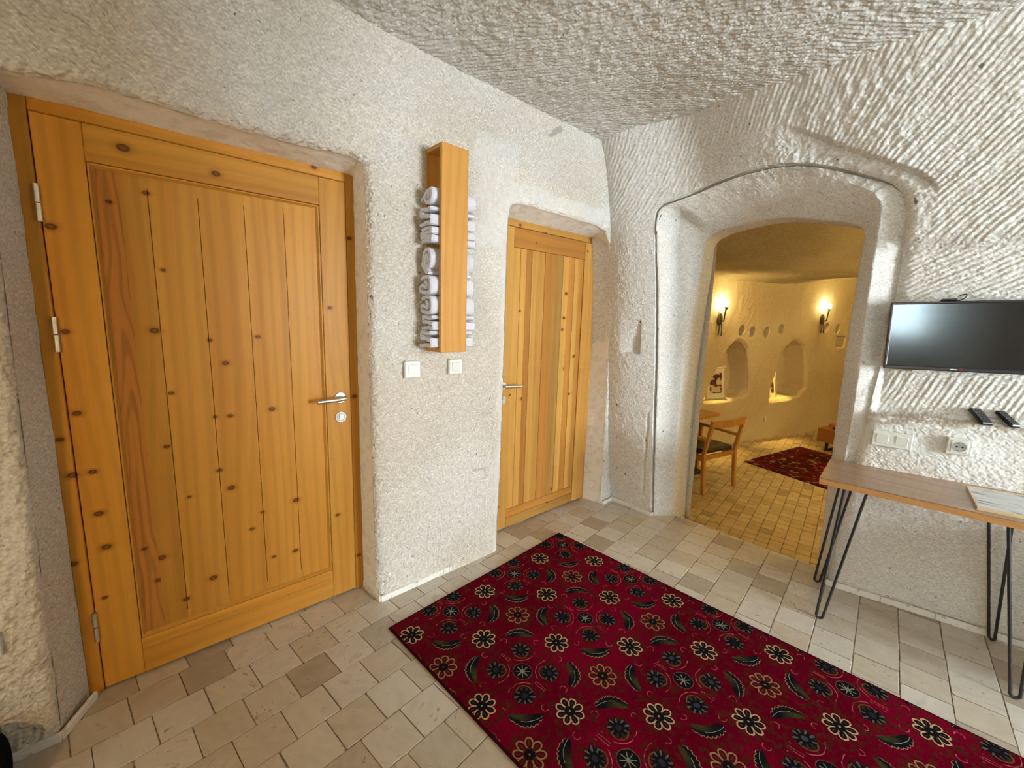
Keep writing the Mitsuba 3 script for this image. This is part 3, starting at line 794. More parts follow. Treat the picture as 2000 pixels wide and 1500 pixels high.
# small door
frame('door_2', 1.600, 2.572, 1.972, 0.050, 0.030, 0.042, 'pine_2')
wood('door_2__stile', cbox((-2.03, 1.6525, 0.010), (xd, 1.7545, 1.927), .002), 'pine_2', 2)
wood('door_2__stile', cbox((-2.03, 2.4245, 0.010), (xd, 2.5395, 1.927), .002), 'pine_2', 2)
wood('door_2__rail', cbox((-2.03, 1.755, 1.812), (xd - .003, 2.424, 1.927), .0015), 'pine_2_dark', 1)
wood('door_2__rail', cbox((-2.03, 1.755, 0.078), (xd - .003, 2.424, 0.132), .0015), 'pine_2_dark', 1)
wood('door_2__rail', cbox((-2.03, 1.755, 0.010), (xd, 2.424, 0.0775), .0015), 'pine_2', 1)
y2 = [1.7565, 1.818, 1.868, 1.916, 1.975, 2.034, 2.12, 2.208, 2.268, 2.327, 2.378, 2.4225]
mats2 = ['pine_2', 'pine_2', 'pine_2_dark', 'pine_2', 'pine_2', 'pine_2_dark', 'pine_2', 'pine_2', 'pine_2_dark', 'pine_2', 'pine_2_dark']
for i in range(len(y2) - 1):
    plank('door_2', y2[i], y2[i + 1], 0.1335, 1.8105, mats2[i], xd - 0.008 + 0.0012 * (i % 2), g=0.0008)
put('door_2__panel_backing', cbox((-2.03, 1.757, 0.134), (xd - 0.0235, 2.422, 1.81), .001), 'pine_1_heart')
handle('door_2', 1.694, 0.972, 1, xd)
tag('door_2', 'smaller striped pine plank door beside the room corner', kind='structure')
for i, (a, b) in enumerate(((-0.22, 0.81), (1.59, 2.58))):
    put(f'trim_{i + 1}', cbox((-2.09, a, -0.01), (-2.055, b, 2.02), .002), 'plaster', kind='structure', label='plaster behind the big door leaf' if i == 0 else 'plaster behind the small door leaf')

# ------------------------------------------------------------------ towel shelf with towels
S = 'towel_shelf'
sx0, sx1, sy0, sy1, sz0, sz1, tk = -1.818, -1.680, 1.058, 1.200, 1.224, 2.131, 0.018
wood(S + '__front_board', cbox((sx1 - tk, sy0, sz0), (sx1, sy1, sz1), .0015), 'beech', 2)
wood(S + '__back_board', cbox((sx0, sy0, sz0), (sx0 + 0.012, sy1, sz1), .0015), 'beech', 2)
wood(S + '__top_board', cbox((sx0 + .0122, sy0 + .0005, sz1 - tk), (sx1 - tk - .0002, sy1 - .0005, sz1), .001), 'beech', 0)
wood(S + '__bottom_board', cbox((sx0 + .0122, sy0 + .0005, sz0), (sx1 - tk - .0002, sy1 - .0005, sz0 + tk), .001), 'beech', 0)
tag(S, 'tall narrow wooden wall box, open at both sides, stuffed with towels', 'shelf')
fold_labels = ['rolled grey-white towel on top of the pile, its spiral end showing', 'folded towel under the topmost one, leaning back in the shelf', 'towel with flat stacked folds, third from the top', 'thick greyer towel rolled in a big scroll, halfway up the pile',
               'towel fifth from the top, curled like a hook', 'towel third from the bottom of the pile, with an s shaped fold', 'towel second from the bottom, folded in a wavy u', 'towel at the bottom of the pile, resting on the bottom board']
zt0 = sz0 + tk
heights = [0.080, 0.070, 0.090, 0.088, 0.138, 0.072, 0.082, 0.094]      # bottom to top
TH = 0.0092
def fold_path(kind, w, h):
    """Centre line of the folded cloth in the shelf's open side: x from the back board, z up."""
    if kind == 'scroll':                                     # rolled end, tail tucked to the back
        n = 90
        turns = 1.9 if h > 0.11 else 1.25
        a = np.linspace(0, 2 * math.pi * turns, n)
        rad = 0.007 + (h * 0.5 - TH - 0.0075) * a / a[-1]
        sq = min(1.0, (w * 0.92) / h)
        p = np.stack([w - h * 0.5 * sq - 0.002 + rad * sq * np.cos(a - 0.8), h / 2 + rad * np.sin(a - 0.8)], 1)
        tail = np.stack([np.linspace(p[-1, 0], 0.004, 10)[1:], np.linspace(p[-1, 1], h * 0.42, 10)[1:] + 0.006 * np.sin(np.linspace(0, 5, 9))], 1)
        return np.vstack([p, tail])
    if kind == 'hook':                                       # s shaped fold with a curl inside
        q = np.array([(0.022, 0.80), (0.045, 0.88), (0.085, 0.86), (0.098, 0.62), (0.098, 0.35), (0.085, 0.14), (0.045, 0.12), (0.012, 0.20), (0.010, 0.40), (0.035, 0.47), (0.058, 0.36), (0.068, 0.52), (0.055, 0.64)])
        q = q * [w / 0.108, h]
        from scipy.interpolate import CubicSpline
        return CubicSpline(np.arange(len(q)), q)(np.linspace(0, len(q) - 1, 110))
    m = {'wave3': 3, 'wave4': 4, 'flat': 4}[kind]
    xs = []
    zz = np.linspace(TH + .001, h - TH - .001, m)
    for i in range(m):
        x = np.linspace(TH + 0.003 + 0.014 * ((i * 5 + m) % 3) / 2, w - TH - 0.003, 16)
        if i % 2:
            x = x[::-1]
        wave = (0.0035 if kind != 'flat' else 0.001) * np.sin(x * 70 + 1.7 * i + m)
        xs.append(np.stack([x, zz[i] + wave], 1))
        if i < m - 1:
            a = np.linspace(-math.pi / 2, math.pi / 2, 9)[1:-1]
            rr = (zz[i + 1] - zz[i]) / 2
            xs.append(np.stack([x[-1] + np.cos(a) * rr * 0.8 * (1 if i % 2 == 0 else -1), zz[i] + rr + np.sin(a) * rr], 1))
    return np.vstack(xs)
z = zt0 + 0.001
W = sx1 - tk - (sx0 + 0.012) - 0.003
kinds = ['wave3', 'wave3', 'hook', 'hook', 'scroll', 'flat', 'wave3', 'scroll']
for i in range(8):
    h = heights[i]
    path = fold_path(kinds[i], W, h)
    th_ = TH if kinds[i] != 'flat' and h > 0.075 else min(TH, h / (8.4 if kinds[i] == 'flat' else 6.6))
    rib = sg.LineString(path).buffer(th_, join_style=1, cap_style=1, quad_segs=5).intersection(sg.box(0.001, 0.0004, W, h - 0.0004))
    if rib.geom_type != 'Polygon':
        rib = max(rib.geoms, key=lambda g: g.area)
    y0 = 1.016 + 0.005 * ((i * 5) % 3)
    ms = []
    for ins, a, b in ((0.0, 0.006, 0.235), (0.0012, 0.0025, 0.238), (0.0030, 0.0, 0.2395)):     # rounded hems
        q = rib.buffer(-ins).simplify(0.0003)
        for g in getattr(q, 'geoms', [q]):
            e = extrude(g, b - a)
            vv = np.asarray(e.vertices)
            ms.append(trimesh.Trimesh(np.stack([sx0 + 0.013 + vv[:, 0], y0 + a + vv[:, 2] - 0.25 * 0, z + vv[:, 1]], 1), e.faces, process=False))
    put('towel', cat_(*ms), 'terry', smooth=40, label=fold_labels[7 - i], cat='towel', group='towels stacked in the wall box')
    z += h + 0.0008

# ------------------------------------------------------------------ switches and sockets
def plate(key, c, R, w, h, rockers, label, cat):
    """Plate in its own frame: x right, z up, y out of the wall (towards -y)."""
    def P(m):
        return xf(m, R, c)
    put(key + '__plate', P(cbox((-w / 2, -0.008, -h / 2), (w / 2, 0.012, h / 2), .003)), 'white_plastic')
    for a in rockers:
        put(key + '__rocker', P(xf(cbox((a - 0.0235, -0.0035, -0.0235), (a + 0.0235, 0.004, 0.0235), .002), rotx(0.06), (0, -0.0075, 0))), 'white_plastic')
    return tag(key, label, cat)
RL = rotz(math.pi / 2)          # plate facing +x
plate('light_switch', (-1.802, 0.977, 1.138), RL, 0.080, 0.080, [0], 'cream light switch low left of the towel shelf, nearer the big door', 'switch')
plate('light_switch_001', (-1.802, 1.221, 1.138), RL, 0.078, 0.076, [0], 'cream light switch below the towel shelf, nearer the small door', 'switch')
RS = rotz(math.radians(11.5))
plate('double_switch', (-0.262, 2.764, 0.858), RS, 0.150, 0.078, [-0.036, 0.036], 'white double switch under the rock ledge, left of the socket', 'switch')
plate('wall_socket', (-0.034, 2.812, 0.873), RS, 0.084, 0.078, [], 'white round-hole socket under the rock ledge, right of the double switch', 'socket')
ring = trimesh.creation.annulus(0.0195, 0.0245, 0.010)
def soc(m):
    return xf(m, RS @ rotx(math.pi / 2), (-0.034, 2.812, 0.873))
put('wall_socket__cover', xf(cbox((-0.029, -0.0115, -0.029), (0.029, 0.0, 0.029), .002), RS, (-0.034, 2.812, 0.873)), 'white_plastic')
put('wall_socket__well', soc(lathe([(0.0, 0.0118), (0.0195, 0.0122), (0.0205, 0.0135), (0.0225, 0.0135), (0.0225, 0.010), (0, 0.010)], 32)), 'socket_grey', smooth=30, label='dark round socket well')
for sx_ in (-1, 1):
    put('wall_socket__pin_hole', soc(xf(lathe([(0, 0), (0.003, 0), (0.003, 0.0142), (0, 0.0142)], 14), None, (sx_ * 0.0095, 0, 0))), 'soft_black')
    put('wall_socket__earth_clip', soc(cbox((-0.003, sx_ * 0.0165 - .002, 0.010), (0.003, sx_ * 0.0165 + .002, 0.0152), .0005)), 'steel')
plate('wall_socket_001', (-1.805, -0.400, 0.407), RL, 0.080, 0.075, [0], 'white plate low on the near wall, cut by the left edge of the photo', 'socket')

# ------------------------------------------------------------------ television
tva, tvr = math.radians(11.5), math.radians(-2.0)
tvR = rotz(tva) @ roty(tvr)
tvw, tvh = 0.545, 0.318
tvc = np.array([-0.343, 2.752, 1.365]) + tvR @ np.array([tvw / 2, 0, 0]) + np.array([0, 0, 0.0])
def TV(m):
    return xf(m, tvR, tvc)
bz = 0.011
put('television__casing', TV(cbox((-tvw / 2, 0.004, -tvh / 2), (tvw / 2, 0.040, tvh / 2), .006)), 'black_plastic')
put('television__bezel', TV(cat_(cbox((-tvw / 2, -0.004, tvh / 2 - bz), (tvw / 2, 0.008, tvh / 2), .003), cbox((-tvw / 2, -0.005, -tvh / 2), (tvw / 2, 0.008, -tvh / 2 + 0.019), .004),
    cbox((-tvw / 2, -0.004, -tvh / 2), (-tvw / 2 + bz, 0.008, tvh / 2), .003), cbox((tvw / 2 - bz, -0.004, -tvh / 2), (tvw / 2, 0.008, tvh / 2), .003))), 'black_plastic', label='glossy black bezel')
put('television__screen', TV(cbox((-tvw / 2 + .009, 0.0, -tvh / 2 + .017), (tvw / 2 - .009, 0.006, tvh / 2 - .009), .0005)), 'screen', label='dark switched-off screen')
put('television__sticker', TV(cbox((-0.0415, -0.0056, -tvh / 2 + .0075), (-0.0185, -0.0048, -tvh / 2 + .0115), .0002)), 'white_paper', label='small white maker strip')
put('television__sticker', TV(xf(lathe([(0, 0), (0.0068, 0), (0.0066, 0.0008), (0, 0.0008)], 24), rotx(math.pi / 2), (-0.0075, -0.0050, -tvh / 2 + .0097))), 'maroon_sticker', label='round dark red maker emblem')
put('television__sticker', TV(xf(trimesh.creation.annulus(0.0042, 0.0048, 0.0005), rotx(math.pi / 2), (-0.0075, -0.0058, -tvh / 2 + .0097))), 'pale_sticker')
put('television__wall_bracket', TV(cat_(cbox((-0.06, 0.035, -0.10), (0.06, 0.050, 0.10), .003), cbox((-0.03, 0.045, -0.05), (0.03, 0.085, 0.05), .003))), 'black_metal')
put('television__lower_bracket', TV(cbox((-0.165, 0.040, -tvh / 2 - 0.014), (-0.105, 0.075, -tvh / 2 + 0.02), .003)), 'white_plastic', label='white plastic foot below the casing')
tag('television', 'small flat black television hung on the rock wall, tilted slightly', 'television')
pl = put('cable_box', TV(cbox((-0.10, 0.012, tvh / 2), (-0.045, 0.034, tvh / 2 + 0.012), .004)), 'black_plastic', label='little black box lying on top of the television', cat='box')
th = np.linspace(0, 2 * math.pi * 0.86, 26)
put('cable_box__cable', TV(tube(np.stack([-0.035 + 0.017 * np.cos(th + 3.3) + 0.006 * np.sin(th + 3.3), 0.024 + 0 * th, tvh / 2 + 0.016 + 0.014 * np.sin(th + 3.3) + 0.006 * np.cos(th + 3.3)], 1), 0.0022, 8)), 'black_plastic', smooth=40, label='thin looped black cable')

# ------------------------------------------------------------------ remotes on the ledge
def remote(key, c, yaw, L, w, label):
    R = rotz(yaw) @ rotx(0.52)
    m = cbox((-w / 2, -L / 2, 0), (w / 2, L / 2, 0.017), .005)
    put(key + '__case', xf(m, R, c), 'black_plastic')
    i = 0
    for a in np.linspace(-0.36, 0.36, 5):
        for b in (-0.26, 0, 0.26):
            i += 1
            put(key + '__button', xf(cbox((b * w - .0035, a * L - .0035, 0.0165), (b * w + .0035, a * L + .0035, 0.0185), .001), R, c), 'key_grey')
    return tag(key, label, 'remote control')
remote('remote_control', (0.010, 2.856, 1.010), math.radians(34), 0.105, 0.046, 'black remote control on the rock ledge, the left one')
remote('remote_control_001', (0.090, 2.874, 1.012), math.radians(40), 0.100, 0.038, 'slimmer black remote control on the rock ledge, nearer the right edge')

# ------------------------------------------------------------------ console table
CT = 'console_table'
poly = sg.Polygon([(-0.448, 2.352), (0.36, 2.452), (0.34, 2.915), (-0.488, 2.742)])
top = extrude(poly, 0.004).apply_translation((0, 0, 0.697))
wood(CT + '__top', top, 'walnut_top', 0, label='dark brown top')
wood(CT + '__edge', extrude(poly.buffer(-0.0004), 0.026).apply_translation((0, 0, 0.671)), 'table_edge', 0, label='orange brown cut edge')
def hairpin(key, foot, t1, t2):
    foot, t1, t2 = (np.array(a, float) for a in (foot, t1, t2))
    d = t2 - t1
    d[2] = 0
    d /= np.linalg.norm(d)
    r = 0.0058
    w = 0.013
    c = foot + [0, 0, 0.02]
    arc = [c + d * (-w * math.cos(a)) + np.array([0, 0, -0.0135 * math.sin(a)]) for a in np.linspace(0, math.pi, 13)]
    p = [t1] + [t1 + (arc[0] - t1) * k for k in (0.33, 0.66)] + arc + [arc[-1] + (t2 - arc[-1]) * k for k in (0.33, 0.66)] + [t2]
    put(key, tube(p, r, 10), 'black_metal', smooth=50)
Z1 = 0.672
hairpin(CT + '__leg', (-0.459, 2.722, 0), (-0.412, 2.66, Z1), (-0.360, 2.672, Z1))
hairpin(CT + '__leg', (-0.371, 2.378, 0), (-0.354, 2.376, Z1), (-0.277, 2.392, Z1))
hairpin(CT + '__leg', (0.186, 2.838, 0), (0.086, 2.79, Z1), (0.160, 2.72, Z1))
hairpin(CT + '__leg', (0.248, 2.440, 0), (0.139, 2.440, Z1), (0.232, 2.452, Z1))
tag(CT, 'narrow brown wooden console table on black hairpin legs against the rock wall', 'table')
tp = np.array([(0.013, 2.753), (0.052, 2.451), (0.335, 2.512), (0.318, 2.842)])
ctr = tp.mean(0)
inn = ctr + (tp - ctr) * 0.955
put('marble_board__frame', extrude(sg.Polygon(tp, [inn]), 0.012).apply_translation((0, 0, 0.7012)), 'pale_frame', uv=None, label='thin pale wooden frame')
put('marble_board__slab', extrude(sg.Polygon(inn).buffer(-.0003), 0.0105).apply_translation((0, 0, 0.7012)), 'marble', label='grey veined marble slab')
tag('marble_board', 'grey veined marble board in a thin wood frame, lying on the console table', 'board')

# ------------------------------------------------------------------ red rug
def rug_fn(p, n, uv):
    qx, qy = p.x + 1.71, p.y - 1.989
    det = float(RA[0] * RB[1] - RA[1] * RB[0])
    a = (qx * float(RB[1]) - qy * float(RB[0])) / det
    b = (qy * float(RA[0]) - qx * float(RA[1])) / det
    jx, jy = 0.003 * (M.noise(a * 60, b * 60, 1.0) - 0.5), 0.003 * (M.noise(a * 60, b * 60, 5.0) - 0.5)
    ia, ib = dr.round((a - 0.108) / 0.47), dr.round((b - 0.104) / 0.4345)
    A = dr.abs(a - 0.108 - 0.47 * ia) + jx
    B = dr.abs(b - 0.104 - 0.4345 * ib) + jy
    field = M.mix((0.125, 0.0016, 0.013), (0.080, 0.0012, 0.008), M.smoothstep(0.35, 0.7, M.fbm(a * 3, b * 3, 2.0, octaves=2)))
    c = mi.Color3f(field)
    black, cream, tan = mi.Color3f(0.007, 0.006, 0.008), mi.Color3f(0.40, 0.29, 0.155), mi.Color3f(0.17, 0.105, 0.035)
    pink, olive, blue, brown = mi.Color3f(0.36, 0.12, 0.12), mi.Color3f(0.034, 0.032, 0.012), mi.Color3f(0.035, 0.04, 0.055), mi.Color3f(0.055, 0.010, 0.006)
    def put_(col, m):
        nonlocal c
        c = M.mix(c, col, dr.clip(m, 0, 1))
    def band(x, w):
        return 1 - M.smoothstep(0.6 * w, 1.2 * w, dr.abs(x))
    # thin arcs round the wheels and the double strokes
    e = dr.sqrt(dr.square(A - 0.088) + dr.square(B - 0.080))
    put_(pink, 0.75 * band(e - 0.066, 0.0017) * dr.select((A + B < 0.135) & (A > 0.022) & (B > 0.018), 1.0, 0.0))
    put_(pink, 0.8 * band(B - 0.0048, 0.0011) * dr.select((A > 0.068) & (A < 0.120), 1.0, 0.0))
    # scattered brown leaflets and pink curls
    sA, sB = A - 0.165, B - 0.055
    e = dr.sqrt(sA * sA + sB * sB)
    put_(pink, 0.7 * band(e - 0.013, 0.0014) * dr.select(sB > -0.006, 1.0, 0.0))
    sA, sB = A - 0.062, B - 0.155
    e = dr.sqrt(sA * sA + sB * sB)
    put_(pink, 0.7 * band(e - 0.012, 0.0013) * dr.select(sA > -0.004, 1.0, 0.0))
    put_(brown, 0.8 * M.smoothstep(0.66, 0.70, M.noise(a * 75, b * 75, 8.0)))
    # leaves: serrated crescents across the diagonal
    s = (A * 0.735 + B * 0.678)
    t = (A * 0.678 - B * 0.735)
    cur = s - (0.211 - 6.0 * t * t)
    teeth = 0.007 * dr.abs(dr.sin(t * 200))
    inside = dr.select(dr.abs(t) < 0.060, 1.0, 0.0)
    thick = 0.024 * dr.sqrt(dr.clip(1 - dr.square(t / 0.060), 0, 1)) + 0.003
    body = (1 - M.smoothstep(-0.001, 0.0015, cur - thick * 0.5 - teeth)) * M.smoothstep(-0.0015, 0.001, cur + thick)
    put_(M.mix(black, olive, M.smoothstep(-0.012, 0.002, -cur - 0.008) * M.smoothstep(0.03, -0.03, t)), body * inside)
    put_(mi.Color3f(0.24, 0.165, 0.10), band(cur - thick * 0.5 - teeth, 0.0018) * inside)
    put_(mi.Color3f(0.22, 0.23, 0.18), 0.85 * band(cur + 0.001, 0.0012) * inside * dr.select(t > -0.02, 1.0, 0.0))
    # blossoms
    bs, bt = s - 0.108, t
    ang = dr.atan2(bt, bs)
    rr = dr.sqrt(dr.square(bs * 1.15) + bt * bt)
    edge = 0.040 + 0.006 * dr.cos(ang * 9)
    put_(brown * 0.8, 1 - M.smoothstep(edge + 0.001, edge + 0.006, rr))
    put_(black, 1 - M.smoothstep(edge - 0.002, edge, rr))
    pet = dr.cos(ang * 9)
    put_(mi.Color3f(0.075, 0.072, 0.058), M.smoothstep(0.2, 0.7, pet) * M.smoothstep(0.019, 0.027, rr) * (1 - M.smoothstep(edge - 0.006, edge - 0.003, rr)) * dr.select(bs > -0.016, 1.0, 0.3))
    put_(blue, (1 - M.smoothstep(0.010, 0.014, rr)) * M.cell_rand(ia, ib, 3.0))
    put_(tan * 0.6, 0.8 * band(dr.sqrt(dr.square(bs + 0.012) + bt * bt) - 0.030, 0.0026) * dr.select(bs < -0.018, 1.0, 0.0))
    # flowers
    def flower(dx, dy, R, line, fill, strength, rot):
        r = dr.sqrt(dx * dx + dy * dy)
        th_ = dr.atan2(dy, dx) + rot
        put_(brown, 0.85 * M.smoothstep(-0.1, 0.3, dr.cos(th_ * 12)) * M.smoothstep(R * 1.10, R * 1.16, r) * (1 - M.smoothstep(R * 1.42, R * 1.55, r)))
        w = 2 * math.pi / 8
        ph = th_ - w * dr.round(th_ / w)
        x, y = r * dr.cos(ph), r * dr.sin(ph)
        e = (dr.sqrt(dr.square((x - 0.66 * R) / (0.36 * R)) + dr.square(y / (0.235 * R * (0.55 + 0.68 * x / R)))) - 1) * 0.24 * R
        put_(black, 1 - M.smoothstep(R * 0.62, R * 0.66, r))
        put_(fill, 1 - M.smoothstep(-0.001, 0.001, e))
        put_(line, strength * band(e, 0.0021) * M.smoothstep(R * 0.34, R * 0.5, r))
        put_(mi.Color3f(0.11, 0.015, 0.017), 0.8 * band(y, 0.0018) * M.smoothstep(R * 0.5, R * 0.6, r) * (1 - M.smoothstep(R * 0.80, R * 0.86, r)))
        put_(black, 1 - M.smoothstep(R * 0.30, R * 0.36, r))
        put_(line * 0.75, 1 - M.smoothstep(0.0028, 0.0042, r))
    flower(A - 0.235, B, 0.050, cream, black, 0.95, 0.39)
    flower(A, B - 0.2172, 0.050, cream, black, 0.95, 0.39)
    flower(A - 0.235, B - 0.2172, 0.053, mi.Color3f(0.235, 0.16, 0.075), mi.Color3f(0.05, 0.006, 0.006), 0.9, 0.0)
    # wheels
    r = dr.sqrt(A * A + B * B)
    th_ = dr.atan2(B, A)
    put_(mi.Color3f(0.10, 0.045, 0.035), band(r - 0.037, 0.0022))
    put_(black, 1 - M.smoothstep(0.035, 0.037, r))
    put_(mi.Color3f(0.17, 0.16, 0.12), (1 - M.smoothstep(0.0012, 0.0026, dr.abs(dr.sin(th_ * 4)) * r * 0.27)) * (1 - M.smoothstep(0.026, 0.030, r)))
    # dark selvedge
    ed = dr.minimum(dr.minimum(b, 1.24 - b), a)
    put_(mi.Color3f(0.030, 0.003, 0.007), 1 - M.smoothstep(0.006, 0.009, ed))
    pile = M.noise(a * 420, b * 420, 3.0)
    return c * (0.78 + 0.44 * pile)
def rug_h(p, n, uv):
    return 0.0011 * M.noise(p.x * 330, p.y * 330, 0.0)
scene['rug_pile'] = two(bump({'type': 'diffuse', 'reflectance': mikit.proc(rug_fn)}, rug_h, 0.0008))
na, nb = 92, 54
aa, bb = np.meshgrid(np.linspace(0, 2.28, na), np.linspace(0, 1.24, nb), indexing='ij')
wob = 0.006 * nz(aa, bb, 2.0, 71, 2)
xy = np.array([-1.71, 1.989]) + aa[..., None] * RA + bb[..., None] * RB
xy = xy + np.stack([wob, wob * 0.6], -1)
edge = np.minimum(np.minimum(aa, 2.28 - aa), np.minimum(bb, 1.24 - bb))
zz = 0.0100 + 0.0022 * nz(aa, bb, 5.0, 72, 2)
Ptop = np.stack([xy[..., 0], xy[..., 1], zz], -1)
vt, ft = grid_mesh(Ptop)
loop = np.r_[np.arange(na) * nb, (na - 1) * nb + np.arange(1, nb), (np.arange(na - 2, -1, -1)) * nb + nb - 1, np.arange(nb - 2, 0, -1)]
vb = vt[loop].copy(); vb[:, 2] = 0.0012
n0 = len(vt); j = np.arange(len(loop)); j2 = (j + 1) % len(loop)
fs_ = np.vstack([np.stack([loop[j], loop[j2], n0 + j2], 1), np.stack([loop[j], n0 + j2, n0 + j], 1)])
rug = trimesh.Trimesh(np.vstack([vt, vb]), np.vstack([ft, fs_]), process=False)
put('red_rug', rug, 'rug_pile', smooth=40, label='large crimson rug with rows of black and cream flowers', cat='rug')

# ------------------------------------------------------------------ black bag at the lower left
bag = trimesh.creation.icosphere(4, 1.0)
bv = np.asarray(bag.vertices)
sgn = np.sign(bv) * np.abs(bv) ** 0.62
bag = trimesh.Trimesh(np.array([-1.665, -0.492, 0.097]) + sgn * [0.14, 0.135, 0.095] + 0.006 * (meshkit.fbm(bv * 3, 3, 5) - 0.5)[:, None], bag.faces, process=False)
put('bag', bag, 'soft_black', smooth=True, label='soft black bag on the floor in the lower left corner', cat='bag')

# ------------------------------------------------------------------ the inner room, 0.36 m lower
ZF = -0.36
WA = math.radians(15.3)
WP, WN, WT = np.array([-2.118, 7.429]), np.array([math.cos(WA), -math.sin(WA)]), np.array([math.sin(WA), math.cos(WA)])
def wpt(s, z, off=0.0):
    """Point on the inner room's niche wall: s along it, z above its floor, off into the room."""
    s, z, off = np.broadcast_arrays(np.asarray(s, float), np.asarray(z, float), np.asarray(off, float))
    xy = WP + s[..., None] * WT + off[..., None] * WN
    return np.concatenate([xy, (z + ZF)[..., None]], -1)
N1 = sg.Polygon([(-1.612, 0.67), (-1.56, 0.804), (-1.456, 1.002), (-1.369, 1.18), (-1.283, 1.308), (-1.195, 1.423), (-1.059, 1.517), (-0.924, 1.502), (-0.804, 1.399), (-0.726, 1.226), (-0.672, 0.998), (-0.653, 0.766), (-0.803, 0.697), (-1.135, 0.67)])
N2 = sg.Polygon([(-0.134, 0.595), (-0.137, 0.796), (-0.084, 0.97), (-0.034, 1.214), (0.107, 1.394), (0.264, 1.513), (0.393, 1.529), (0.563, 1.441), (0.651, 1.243), (0.725, 0.992), (0.763, 0.771), (0.597, 0.644), (0.266, 0.604)])
N1, N2 = N1.buffer(-.03).buffer(.03), N2.buffer(-.03).buffer(.03)
ss = spaced((-4.6, -2.2, 0.05), (-2.2, 2.1, 0.012), (2.1, 3.1, 0.05))
zs = spaced((-0.03, 2.75, 0.012))
Sg, Zg = np.meshgrid(ss, zs, indexing='ij')
dn = np.minimum(sdist(N1, Sg, Zg), sdist(N2, Sg, Zg))
off = 0.02 * nz(Sg, Zg, 1.5, 81, 2) + 0.016 * nz(Sg, Zg, 18, 82, 3) + chisels(Sg, Zg, [1.0, 1.4], 0.04, 0.005, 84)
off -= 0.05 * np.clip(1 - dn / 0.05, 0, 1) ** 2
for (s0, z0) in ((-0.986, 1.662), (-0.748, 1.65), (-0.431, 1.647), (-0.085, 1.697), (1.101, 1.732), (1.432, 1.729)):
    off -= 0.13 * sstep(1.1, 0.8, np.hypot((Sg - s0) / 0.058, (Zg - z0) / 0.070))
off -= 0.10 * sstep(0.02, 0.0, np.maximum(np.abs(Sg - 1.586 - 0.03 * (Zg - 1.5)) - 0.11, np.abs(Zg - 1.508) - 0.075))
off += 0.25 * np.maximum(Zg - 2.05, 0) ** 2
v, f = grid_mesh(wpt(Sg, Zg, off))
put('wall_inner_left', clip(v, f, dn.ravel()), 'rock_inner', smooth=True, kind='structure', label='yellow-lit rock wall of the lower room, with arched niches')
for poly, sd in ((N1, 5), (N2, 6)):
    b = resample(np.array(poly.exterior.coords), 0.02)[0]
    c = np.array(poly.centroid.coords[0])
    bk = c + (b - c) * 0.90
    rows = [wpt(b[:, 0], b[:, 1], np.full(len(b), -0.04)), wpt(b[:, 0], b[:, 1], np.full(len(b), -0.055))]
    rows += lerp_rows(rows[1], wpt(bk[:, 0], np.maximum(bk[:, 1], b[:, 1].min() + 0.0) * 0 + np.where(b[:, 1] < c[1] - 0.25, b[:, 1] + 0.01, bk[:, 1]), np.full(len(b), -0.34)), 14, (False, True))
    last = rows[-1]
    for k in (0.75, 0.5, 0.25, 0.02):
        rows.append(last.mean(0) + (last - last.mean(0)) * k)
    put('wall_inner_left__niche', strip(rows, 0.006, sd, 18.0), 'rock_inner', smooth=True)

# floor and its small tiles
inner_room = sg.Polygon([(-3.4, 3.0), (-3.4, 3.4), tuple(WP + WT * -4.3), tuple(WP + WT * 3.0), (1.2, 10.3), (0.80, 3.2), (-0.30, 3.08), (-0.36, 2.83), (-1.50, 2.83)]).buffer(0)
view2 = sg.Polygon([(-1.45, 2.9), (-3.0, 6.0), (-2.4, 7.2), (-1.3, 9.3), (-0.9, 8.0), (-0.45, 2.9)])
rug2 = sg.Polygon([(-1.912, 5.777), (-1.661, 7.2), (0.28, 6.86), (0.03, 5.44)])
inner_tiles = lay(0.096, 0.096, math.radians(9.5), 0.03, None, inner_room, 31, 0.0028, 0.012, ZF)
near, far_ = [], []
for poly, tone, m in inner_tiles:
    c = np.array(poly.centroid.coords[0])
    (near if view2.contains(poly.centroid) and not rug2.buffer(-.08).contains(poly) else far_).append((np.hypot(*c), tone, m))
near.sort(key=lambda a: a[0])
far_ += near[290:]
for _, tone, m in near[:290]:
    put('floor_001__tile', m, 'travertine_small', uv=np.tile(tone, (len(m.vertices), 1)))
key = put('floor_001__tile_field', cat_(*[a[2] for a in far_]), 'travertine_small', uv=np.vstack([np.tile(a[1], (len(a[2].vertices), 1)) for a in far_]))
tag(key, 'the farther small square tiles of the lower floor', kind='stuff')
put('floor_001', extrude(inner_room, 0.1).apply_translation((0, 0, ZF - 0.1035)), 'grout', kind='structure', label='lower floor of small yellow-lit square tiles')
put('wall_inner_near__riser', cbox((-1.50, 2.84, ZF), (-0.36, 2.902, -0.0105), .002), 'plaster', label='riser of the step down')
